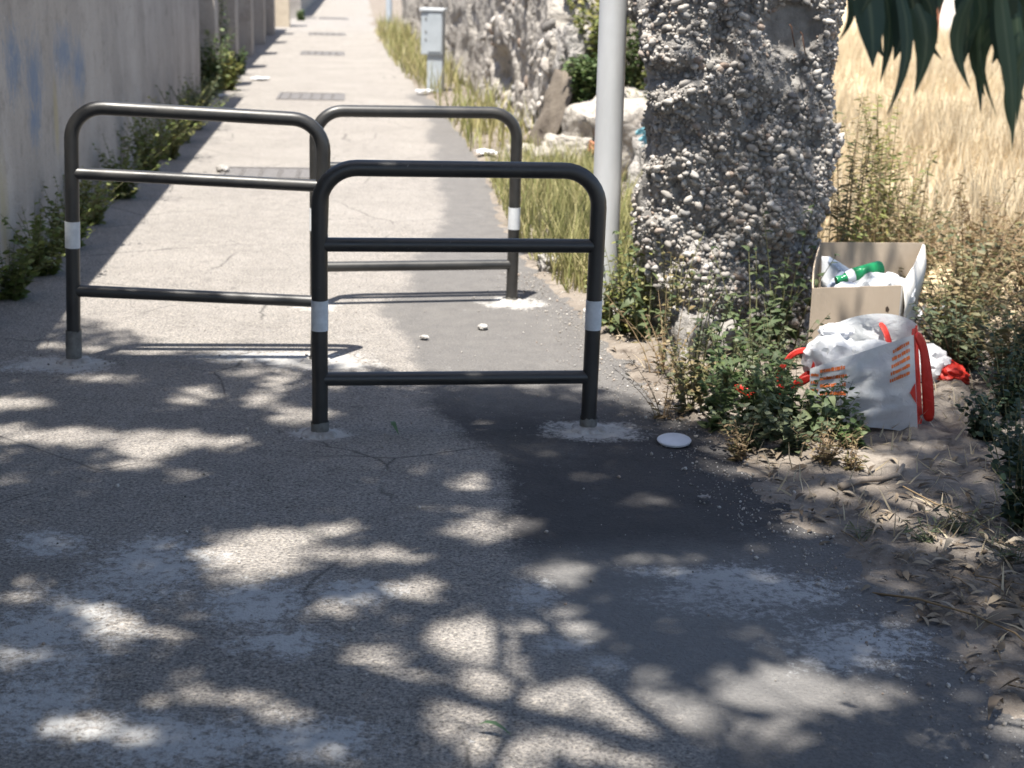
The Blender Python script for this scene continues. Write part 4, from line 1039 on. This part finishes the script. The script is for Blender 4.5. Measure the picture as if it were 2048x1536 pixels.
# -- grasses
def grass(name, pts, h, w, lm, tilt=.35, wind=(0, 0)):
    n = len(pts); P = np.concatenate([pts, ground_z(pts[:, 0], pts[:, 1])[:, None]], 1)
    a = rng.uniform(0, 2*np.pi, n); r = np.abs(rng.normal(0, tilt, n))
    D = np.stack([np.cos(a)*r+wind[0], np.sin(a)*r+wind[1], np.ones(n)], 1)
    L = h*rng.uniform(.45, 1.1, n)
    v, f, t = scatter(*BLADE, P, frames(D, rng.uniform(0, 6.3, n)), np.stack([w*rng.uniform(.6, 1.3, n), L, L], 1))
    return tag(fast(name, v, f, M[lm], None, False, {'tint': t}), kind='stuff')
def area(n, x0, x1, y0, y1, cond=None, clump=0):
    p = np.stack([rng.uniform(x0, x1, n*3), rng.uniform(y0, y1, n*3)], 1)
    if clump: p = p[fbm(np.concatenate([p*clump, np.zeros((len(p), 1))], 1), 3, 131) > rng.uniform(.25, .7, len(p))]
    if cond is not None: p = p[cond(p)]
    return p[:n]
vg = grass('verge_grass', area(4200, -.3, 1.0, 7.9, 12.6, lambda p: (p[:, 0] > edge(p[:, 1])+.08) & (p[:, 0] < edge(p[:, 1])+.95), 2.2), .36, .0045, 'grass', .3)
tag(vg, 'yellow green grass on the verge by the far barrier', 'grass')
v2 = grass('far_verge_grass', area(5200, -3.6, .2, 14, 40, lambda p: (p[:, 0] > edge(p[:, 1])+.02) & (p[:, 0] < edge(p[:, 1])+.75), 1.2), .42, .009, 'grass', .35)
tag(v2, 'dry yellow grass strip along the ruined wall', 'grass')
# the dry field, thinning with distance
fp_ = []
for (n, y0, y1) in ((6000, 8.9, 10.5), (14000, 10.5, 16), (14000, 16, 26), (9000, 26, 42)):
    fp_.append(area(n, 1.2, 15, y0, y1, lambda p: (p[:, 0] > .155*p[:, 1]+.15+.2*np.sin(p[:, 1])) & (p[:, 0] < .40*p[:, 1]+1.6), .8))
fp_.append(area(5000, 2.6, 30, 8.3, 45, lambda p: p[:, 0] > .40*p[:, 1]+1.2, .8))
fld = grass('dry_field_grass', np.concatenate(fp_), .50, .007, 'straw', .28, (.08, .02))
tag(fld, 'tall dry straw coloured grass filling the field', 'grass')
so_ = grass('dry_stubble', area(2600, .45, 5.5, 3.6, 8.3, lambda p: p[:, 0] > edge(p[:, 1])+.12, 2.5), .09, .003, 'straw', .9)
tag(so_, 'short dry stubble on the bare soil', 'grass')

# ------------------------------------------------------------------ eucalyptus whose crown shades the foreground
M['bark'] = pmat('peeling_bark', (.30, .25, .20), (.17, .14, .115), 6, .9, .5, 30, stretch=(1, 1, .25))
M['crown'] = leafmat('eucalyptus_leaf', (.035, .06, .035), (.055, .085, .05), (.09, .115, .06), trans=.22)
M['hang'] = leafmat('hanging_eucalyptus_leaf', (.03, .055, .035), (.045, .078, .045), (.08, .12, .06), trans=.25, attr='random', rough=.42)
t_ = M['hang'].node_tree; b_ = t_.nodes['Principled BSDF']; src = b_.inputs['Base Color'].links[0].from_socket     # a paler midrib
rib = ramp(t_, N(t_, 'Attribute', attribute_name='rib').outputs['Fac'], [(.72, 0), (.97, .7)])
t_.links.new(mix(t_, rib, src, (.16, .19, .10)), b_.inputs['Base Color'])
tr = empty('eucalyptus_tree', (2.75, 1.7, 0)); tag(tr, 'eucalyptus tree whose long leaves hang into the upper right corner', 'tree')
TO = np.array([2.75, 1.7, 0])
trunk_pts = [(2.75, 1.7, -.2), (2.7, 1.66, .8), (2.6, 1.58, 1.8), (2.45, 1.45, 2.8), (2.1, 1.05, 4.6)]
mb = MB(); mb.tube([Vector(p)-Vector(TO) for p in trunk_pts], [.24, .20, .175, .15, .12], 18); mb.build('trunk', M['bark'], tr, True)
limbs = []
def limb(pts, r0, r1):
    pts = [np.array(p, float) for p in pts]; out = []
    for p in pts:                                       # the crown stands high: its shade falls softly
        if p[2] > 2.8:
            dz = (p[2]-2.8)*1.0; p += np.array([-SH[0]*dz, -SH[1]*dz, dz])
    for i in range(len(pts)-1):
        for t in np.linspace(0, 1, 5, endpoint=False):
            q = pts[i]*(1-t)+pts[i+1]*t; out.append(q + rng.normal(0, .02, 3))
    out.append(pts[-1]); n = len(out)
    mb = MB(); mb.tube([Vector(q-TO) for q in out], [r0+(r1-r0)*i/(n-1) for i in range(n)], 8); mb.build('limb', M['bark'], tr, True)
    limbs.extend(out)
limb([(2.2, 1.3, 3.7), (1.2, 1.4, 4.4), (-.1, 1.6, 5.0), (-1.6, 2.2, 5.4), (-3.0, 3.2, 5.6)], .085, .02)
limb([(2.2, 1.3, 3.7), (1.5, 2.3, 4.4), (.6, 3.4, 4.9), (-.4, 4.4, 5.2)], .08, .02)
limb([(2.3, 1.35, 3.4), (2.0, 2.8, 4.0), (1.5, 3.9, 4.4), (1.0, 4.6, 4.6)], .07, .018)
limb([(2.45, 1.45, 2.8), (3.0, 2.6, 3.6), (3.3, 3.8, 4.2), (3.5, 4.8, 4.6)], .075, .02)
limb([(2.2, 1.3, 3.7), (1.4, .2, 4.6), (.4, -.8, 5.2), (-.8, -1.4, 5.5)], .07, .02)
limb([(2.2, 1.3, 3.7), (2.3, 1.2, 5.0), (2.1, 1.4, 6.4), (1.6, 1.8, 7.4)], .09, .025)
limb([(-.1, 1.6, 5.0), (-.8, 2.8, 5.1), (-1.6, 3.9, 5.2), (-2.2, 4.8, 5.2)], .04, .014)
limb([(1.2, 1.4, 4.4), (.3, .6, 4.9), (-1.2, .3, 5.2), (-2.6, .6, 5.4)], .045, .015)
limb([(-.50, 1.75, 4.05), (-.46, 2.25, 4.0), (-.50, 2.75, 4.02), (-.42, 3.25, 4.05), (-.3, 3.6, 4.3)], .022, .014)
limbs_a = np.array(limbs)

# openings in the crown (metres on the ground where sun comes through) measured as ellipses
GAPS = np.array([(-1.86, 5.3, .11, .12), (-1.61, 5.26, .14, .13), (-1.29, 5.24, .17, .16), (-1.04, 5.25, .11, .09), (-1.29, 5.0, .09, .1), (-1.09, 4.87, .06, .07), (-1.69, 4.76, .05, .07), (-1.8, 5.08, .03, .17), (-.74, 4.2, .17, .24), (-.52, 4.42, .09, .08), (-.38, 4.22, .15, .08), (-.11, 4.86, .07, .06), (-1.31, 3.97, .07, .05), (-1.37, 3.83, .07, .05), (-1.13, 3.78, .05, .05), (-1.03, 3.67, .07, .07), (-1.22, 3.47, .06, .06), (-.85, 3.8, .03, .05), (-.86, 3.63, .03, .04), (-.69, 3.64, .03, .04), (-.44, 3.85, .07, .07), (-.25, 3.98, .09, .09), (-.12, 3.66, .09, .15), (-.33, 3.43, .04, .05), (-.7, 3.31, .05, .05), (-.79, 3.26, .05, .05), (-.59, 3.28, .04, .05), (-.97, 3.12, .13, .07), (-.79, 3.08, .05, .04), (-.36, 3.55, .05, .06), (-.06, 3.25, .07, .15), (-.01, 3.04, .08, .11), (0, 3.55, .05, .1), (-.04, 3.36, .07, .11), (.09, 3.34, .07, .12), (.3, 3.22, .07, .12), (.18, 3.37, .07, .07), (.45, 3.23, .07, .09), (.72, 3.42, .19, .15), (.45, 3.79, .04, .06), (.28, 3.65, .05, .05), (.16, 3.77, .08, .08), (.16, 4.11, .1, .11), (.37, 4.24, .09, .05), (.55, 4.26, .06, .05), (.75, 4.13, .03, .05), (-.07, 4.43, .11, .11), (.07, 4.48, .06, .08), (.7, 3.73, .05, .06), (.16, 3.09, .05, .08), (.32, 3.05, .06, .07), (.65, 3.18, .08, .06), (-1.94, 5.67, .14, .12), (-1.28, 5.84, .09, .16), (-1.01, 5.79, .08, .1), (-1.74, 6.52, .26, .07), (-1.7, 6.06, .18, .06), (-.82, 5.6, .12, .13), (-.97, 6.02, .08, .11), (-2.12, 6.57, .09, .07), (1.31, 5.18, .15, .14), (1.33, 4.63, .13, .14), (.94, 4.55, .07, .09), (1.22, 3.27, .04, .08), (.9, 5.15, .2, .14), (1.16, 5.34, .11, .15), (.47, 4.75, .07, .05), (1.46, 6.04, .13, .23), (1.14, 6.16, .13, .24), (1.45, 4.35, .15, .1), (1.2, 4.85, .12, .09)])
rg = np.random.default_rng(19)                         # and the many small chinks between the sprays
GAPS = np.concatenate([GAPS, np.stack([rg.uniform(-2.2, 1.6, 110), rg.uniform(2.9, 6.3, 110), rg.uniform(.015, .05, 110), rg.uniform(.02, .06, 110)], 1)])
BX = [-6, -3, -2.07, -1.55, -1.14, -.8, -.4, 0, .26, .55, .8, 1.2, 1.65, 2.3, 4, 7]
BY = [7.0, 7.2, 6.85, 6.3, 6.3, 6.2, 6.0, 6.15, 5.95, 5.7, 5.4, 5.75, 5.7, 6.5, 7.0, 7.0]
# sprays of leaves spread through the crown
NC = 2900
g = np.stack([rng.uniform(-4.6, 4.4, NC*2), rng.uniform(-1.6, 7.0, NC*2)], 1)
core = (np.abs(g[:, 0]) < 2.6) & (g[:, 1] > 2.6); g = g[core | (rng.random(len(g)) < .42)]
lim = np.interp(g[:, 0], BX, BY) - .12 + rng.normal(0, .12, len(g))
g = g[(g[:, 1] < lim)][:NC]
g = g[(g[:, 0] < .95) | (rng.random(len(g)) < .62)]
hgt = 5.2 + 5.6*rng.beta(1.6, 1.8, len(g))
cc = np.stack([g[:, 0]-SH[0]*hgt, g[:, 1]-SH[1]*hgt, hgt], 1)
ex = []                                                 # a few outer sprays that dapple the pillar
for (x, y, z) in ((1.18, 7.05, 4.4), (1.25, 7.2, 4.9), (1.45, 6.95, 4.6), (1.5, 7.15, 4.2), (1.62, 6.9, 4.8), (1.05, 7.3, 5.1), (1.4, 7.1, 5.8), (1.52, 7.0, 6.0), (1.38, 6.9, 5.4), (1.55, 6.6, 4.3), (.95, 7.15, 5.2), (1.1, 6.95, 5.6), (1.35, 7.35, 5.5), (2.1, 6.7, 4.5), (2.4, 6.9, 4.6), (1.3, 6.75, 4.5)):
    ex.append((x-SH[0]*z, y-SH[1]*z, z))
parts = []; tw = MB()
allc = [(c, 78, .30) for c in cc] + [(np.array(c), 34, .20) for c in ex]
P = []; D = []
for c, k, r in allc:
    P.append(c + rng.normal(0, 1, (k, 3))*np.array([r, r, r*.75])*.62)
    d = rng.normal(0, 1, (k, 3)); d[:, 2] = -np.abs(d[:, 2])*.7 - .35; D.append(d)
P = np.concatenate(P); D = np.concatenate(D)
sx, sy = P[:, 0]+SH[0]*P[:, 2], P[:, 1]+SH[1]*P[:, 2]
keep = P[:, 2] > 2.5
for cx, cy, rx, ry in GAPS:
    keep &= np.hypot((sx-cx)/(rx+.022), (sy-cy)/(ry+.022)) > 1
keep &= sy < np.interp(sx, BX, BY) + .25 + (rng.random(len(P)) < .04)*.5 + ((sx > .95) & (sx < 2.6))*2.0
P, D = P[keep], D[keep]
n = len(P); Ls = rng.uniform(.085, .15, n); Ws = Ls*rng.uniform(.12, .19, n)
v, f, t = scatter(*SPRAY, P-TO, frames(D, rng.uniform(0, 6.3, n)), np.stack([Ws, Ls, Ls], 1))
tag(fast('crown', v, f, M['crown'], tr, False, {'tint': t}), kind='stuff')
for c, k, r in allc[::4]:
    q = limbs_a[np.argmin(np.linalg.norm(limbs_a-c, axis=1))]
    if np.linalg.norm(q-c) < 2.2:
        mid = (q+c)/2 + np.array([0, 0, .12]); tw.tube([Vector(q-TO), Vector(mid-TO), Vector(c-TO)], [.008, .006, .003], 4, False)
tw.build('twigs', M['bark'], tr)['kind'] = 'stuff'
print('crown leaves', n)

# the spray that hangs into view: every leaf its own piece
HANG = [(.576, 2.621, 1.701, .596, 2.6, 1.571, .046), (.638, 2.792, 1.7, .657, 2.799, 1.533, .023), (.623, 2.623, 1.696, .628, 2.617, 1.485, .021), (.648, 2.715, 1.695, .695, 2.688, 1.52, .044), (.67, 2.776, 1.691, .667, 2.745, 1.577, .041), (.684, 2.694, 1.69, .715, 2.695, 1.588, .018), (.713, 2.703, 1.694, .744, 2.71, 1.581, .026), (.722, 2.777, 1.696, .72, 2.814, 1.637, .023), (.554, 2.668, 1.687, .548, 2.68, 1.609, .013), (.778, 2.767, 1.704, .794, 2.751, 1.573, .037), (.752, 2.6, 1.694, .759, 2.638, 1.611, .021), (.78, 2.672, 1.687, .787, 2.657, 1.534, .025), (.843, 2.814, 1.685, .855, 2.821, 1.481, .027), (.826, 2.713, 1.687, .858, 2.735, 1.483, .011), (.807, 2.607, 1.689, .851, 2.624, 1.436, .028), (.851, 2.69, 1.672, .87, 2.657, 1.472, .018), (.865, 2.759, 1.653, .852, 2.793, 1.512, .034), (.867, 2.65, 1.591, .873, 2.66, 1.451, .018), (.845, 2.672, 1.705, .89, 2.691, 1.515, .043), (.842, 2.773, 1.703, .843, 2.751, 1.574, .049), (.878, 2.799, 1.703, .894, 2.812, 1.54, .049), (.815, 2.764, 1.702, .827, 2.789, 1.571, .037), (.666, 2.703, 1.693, .68, 2.724, 1.599, .033), (.756, 2.811, 1.696, .754, 2.779, 1.608, .019), (.907, 2.804, 1.687, .92, 2.795, 1.524, .034), (.628, 2.715, 1.695, .635, 2.687, 1.583, .04)]
hb = MB()
hb.tube([Vector((2.42, 1.42, 3.0))-Vector(TO), Vector((1.7, 1.9, 3.1))-Vector(TO), Vector((1.2, 2.4, 2.6))-Vector(TO), Vector((.95, 2.65, 2.15))-Vector(TO), Vector((.82, 2.7, 1.86))-Vector(TO)], [.03, .022, .014, .008, .004], 8)
for q in ((.62, 2.68, 1.80), (.72, 2.72, 1.78), (.88, 2.74, 1.76)):
    hb.tube([Vector((.95, 2.65, 2.15))-Vector(TO), (Vector((.95, 2.65, 2.15))+Vector(q))/2+Vector((0, 0, .06))-Vector(TO), Vector(q)-Vector(TO)], [.006, .004, .002], 5)
hbo = hb.build('hanging_branch', M['bark'], tr, True)
def hang_leaf(b_, tip, w, curl, seed):
    b_, tip = Vector(b_), Vector(tip); d = tip-b_; L = d.length; d.normalize()
    side = d.cross(Vector((.15*math.sin(seed*2.1), 1, .1))).normalized(); nr = side.cross(d)
    V = []; F = []; n = 12
    # narrow stalk, broad lower third, long drawn-out curved tip
    prof = [(0, .05), (.06, .06), (.12, .45), (.22, .82), (.34, 1), (.48, .98), (.6, .84), (.72, .62), (.82, .40), (.9, .22), (.96, .1), (1, .015)]
    for t, q in prof:
        c = b_ + d*(L*t) + side*(curl*L*math.sin(math.pi*t)) + nr*(.05*L*math.sin(math.pi*t*1.2+seed))
        for k, s in enumerate((-1, -.5, 0, .5, 1)):
            V.append(c + side*(s*q*w*.5) + nr*(abs(s)*q*w*.16) - Vector(TO))
    for i in range(len(prof)-1):
        for k in range(4): a = i*5+k; F.append((a, a+1, a+6, a+5))
    o = MB().add(V, F).build('leaf', M['hang'], hbo, True)
    at = o.data.attributes.new('rib', 'FLOAT', 'POINT'); at.data.foreach_set('value', np.tile(np.array([0, .25, 1, .25, 0], np.float32), len(prof)))
r_ = random.Random(5)
for k, h in enumerate(HANG):
    b_ = Vector(h[:3]); tp_ = Vector(h[3:6]); d = (tp_-b_); b2_ = b_ - d*.22
    hang_leaf(b2_, tp_, h[6]*1.12, r_.uniform(-.2, .2), k)
for k in range(26):                                    # leaves of the same spray just above
    x = r_.uniform(.6, .98); y = r_.uniform(2.6, 2.85); z = r_.uniform(1.78, 2.05); L = r_.uniform(.14, .2)
    hang_leaf((x, y, z), (x+r_.uniform(-.05, .05), y+r_.uniform(-.04, .04), max(1.66, z-L)), r_.uniform(.025, .042), r_.uniform(-.1, .1), k+40)

# ------------------------------------------------------------------ fallen leaves and twigs on the shaded soil
M['litter'] = leafmat('fallen_leaf', (.09, .065, .045), (.20, .155, .11), (.33, .27, .20), trans=.1, rough=.8)
M['litter_obj'] = leafmat('fallen_leaf_single', (.13, .10, .075), (.27, .22, .165), (.38, .32, .25), trans=.1, attr='random', rough=.8)
CURL = leaf_t((0, .25, .55, .8, 1), (.1, .8, .9, .5, .05), -.28, .5)
def litter(n, x0, x1, y0, y1, off, clump):
    p = area(n, x0, x1, y0, y1, lambda q: q[:, 0] > edge(q[:, 1])+off, clump)
    z = ground_z(p[:, 0], p[:, 1]); n = len(p); P = np.concatenate([p, (z+.004)[:, None]], 1)
    a = rng.uniform(0, 6.3, n); D = np.stack([np.cos(a), np.sin(a), rng.normal(0, .12, n)], 1)
    L = rng.uniform(.02, .075, n); return scatter(*CURL, P, frames(D, rng.normal(0, .3, n)), np.stack([L*rng.uniform(.09, .17, n), L, L*.4], 1))
v, f, t = cat([litter(900, .9, 2.4, 2.4, 5.4, .02, 3.0), litter(450, 1.15, 2.0, 3.8, 4.7, .02, 2.0), litter(300, .4, 2.2, 5.0, 7.0, .05, 3.0)])
tag(tag(fast('leaf_litter', v, f, M['litter'], None, False, {'tint': t}), kind='stuff'), 'brown fallen leaf litter over the shaded soil at the right', 'leaf litter')
cl_me = []
for k in range(4):
    T, TF = leaf_t((0, .1, .25, .5, .75, .92, 1), (.06, .4, .9, 1, .6, .2, .03), (-.35, .2, -.15, .3)[k], (.6, .3, .8, .4)[k])
    T[:, 0] += .9*np.sin(T[:, 1]*2.6)*(-1)**k
    me = bpy.data.meshes.new('fallen_leaf'); me.from_pydata(T.tolist(), [], TF.tolist()); me.materials.append(M['litter_obj']); me.polygons.foreach_set('use_smooth', np.ones(len(TF), dtype=bool)); cl_me.append(me)
def fallen(x, y, L, w, a, label, k=0, z=None, group='dry leaves on the soil'):
    o = link(bpy.data.objects.new('fallen_leaf', cl_me[k % 4])); o.location = (x, y, (gz(x, y) if z is None else z)+.012); o.scale = (w, L, L*.6); o.rotation_euler = (rng.normal(0, .15), rng.normal(0, .2), a)
    return tag(o, label, 'leaf', group)
lf = 'dry curled eucalyptus leaf lying among the litter on the shaded soil'
for k in range(22):
    y = rng.uniform(3.9, 4.75); x = float(edge(y)) + rng.uniform(.18, .8)
    fallen(x, y, rng.uniform(.05, .10), rng.uniform(.005, .010), rng.uniform(0, 6.3), lf, k)
fallen(1.29, 3.75, .17, .016, -1.15, 'long pale curved leaf on bare soil near the right edge', 1)
fallen(1.30, 3.30, .13, .02, .6, 'big pale dry leaf in the lower right corner', 2)
fallen(1.22, 3.32, .12, .012, 2.6, 'reddish brown leaf in the lower right corner', 0)
M['greenleaf'] = leafmat('green_fallen_leaf', (.10, .17, .08), (.12, .19, .10), trans=.2, attr='random')
def gleaf(x, y, L, w, a, label, k):
    o = fallen(x, y, L, w, a, label, k, .010, 'green leaves on the asphalt'); o.data = o.data.copy(); o.data.materials[0] = M['greenleaf']
gleaf(-.06, 3.13, .085, .008, -1.95, 'green leaf on the asphalt at the bottom centre', 1)
gleaf(-.45, 5.42, .08, .009, 3.6, 'pale green leaf on dark asphalt between the near barrier posts', 2)
gleaf(-.585, 4.28, .035, .004, 1.6, 'tiny yellow green leaf in a sun fleck', 0)
def stick(name, pts, r, label, mat='stem_dry'):
    mb = MB(); q = [Vector((x, y, gz(x, y)+h)) for x, y, h in pts]; n = len(q)
    mb.tube(q, [r*(1-.5*i/(n-1)) for i in range(n)], 7); return tag(mb.build(name, M[mat], None, True), label, 'twig', 'twigs on the ground')
stick('broken_branch', [(1.12, 4.80, .012), (1.20, 4.86, .02), (1.28, 4.90, .018), (1.36, 4.985, .022), (1.39, 5.03, .03)], .014, 'short thick broken branch below the shopping bag', 'bark')
stick('long_twig', [(1.06, 4.02, .012), (1.16, 3.92, .02), (1.28, 3.80, .03), (1.36, 3.68, .03), (1.40, 3.55, .012)], .004, 'long thin twig curving over the soil at the right')
stick('straw_stalk', [(1.31, 4.72, .05), (1.38, 4.58, .03), (1.44, 4.48, .04), (1.52, 4.45, .02)], .003, 'pale straw stalk lying across the litter')
stick('straw_stalk', [(1.36, 4.44, .02), (1.46, 4.52, .05), (1.58, 4.60, .04)], .003, 'straw stalk crossing the other in the litter')
stick('thin_twig', [(.0, 4.32, .014), (.08, 4.33, .016), (.13, 4.38, .014)], .002, 'thin twig on the asphalt above the centre')
for k in range(14):
    y = rng.uniform(3.3, 4.8); x = float(edge(y)) + rng.uniform(.1, .7); a = rng.uniform(0, 6.3); L = rng.uniform(.06, .16)
    stick('thin_twig', [(x, y, .008), (x+math.cos(a)*L*.5, y+math.sin(a)*L*.5, .014), (x+math.cos(a)*L, y+math.sin(a)*L, .008)], .0022, 'thin dry twig lying in the litter on the shaded soil')

# loose grit along the rim of the asphalt and round the mortar
gp_ = np.stack([rng.uniform(-.12, .22, 2600), rng.uniform(3.0, 8.5, 2600)], 1); gp_[:, 0] = edge(gp_[:, 1]) + rng.normal(-.02, .10, len(gp_))
g2_ = np.stack([rng.uniform(-2.0, 1.0, 500), rng.uniform(3.0, 8.0, 500)], 1)
g3_ = np.concatenate([np.stack([cx+rng.normal(0, .13, 45), cy+rng.normal(0, .11, 45)], 1) for cx, cy in ((-.716, 5.37), (.298, 5.525), (-1.912, 6.31), (-.868, 6.41), (-.015, 7.74))])
gp_ = np.concatenate([gp_, g2_[g2_[:, 0] < edge(g2_[:, 1])], g3_]); n = len(gp_)
hz = np.maximum(ground_z(gp_[:, 0], gp_[:, 1]), .001); sz = np.clip(np.exp(rng.normal(math.log(.0028), .5, n)), .0012, .010)
v, f = ico(1, 77, (1, .8, .65)); v, f, t = scatter(v, f, np.concatenate([gp_, (hz+sz*.3)[:, None]], 1), frames(rng.normal(size=(n, 3)), rng.uniform(0, 6.3, n)), np.repeat(sz[:, None], 3, 1))
tag(tag(fast('loose_grit', v, f, M['pebble'], None, True, {'tint': t}), kind='stuff'), 'loose grit scattered along the rim of the asphalt', 'grit')
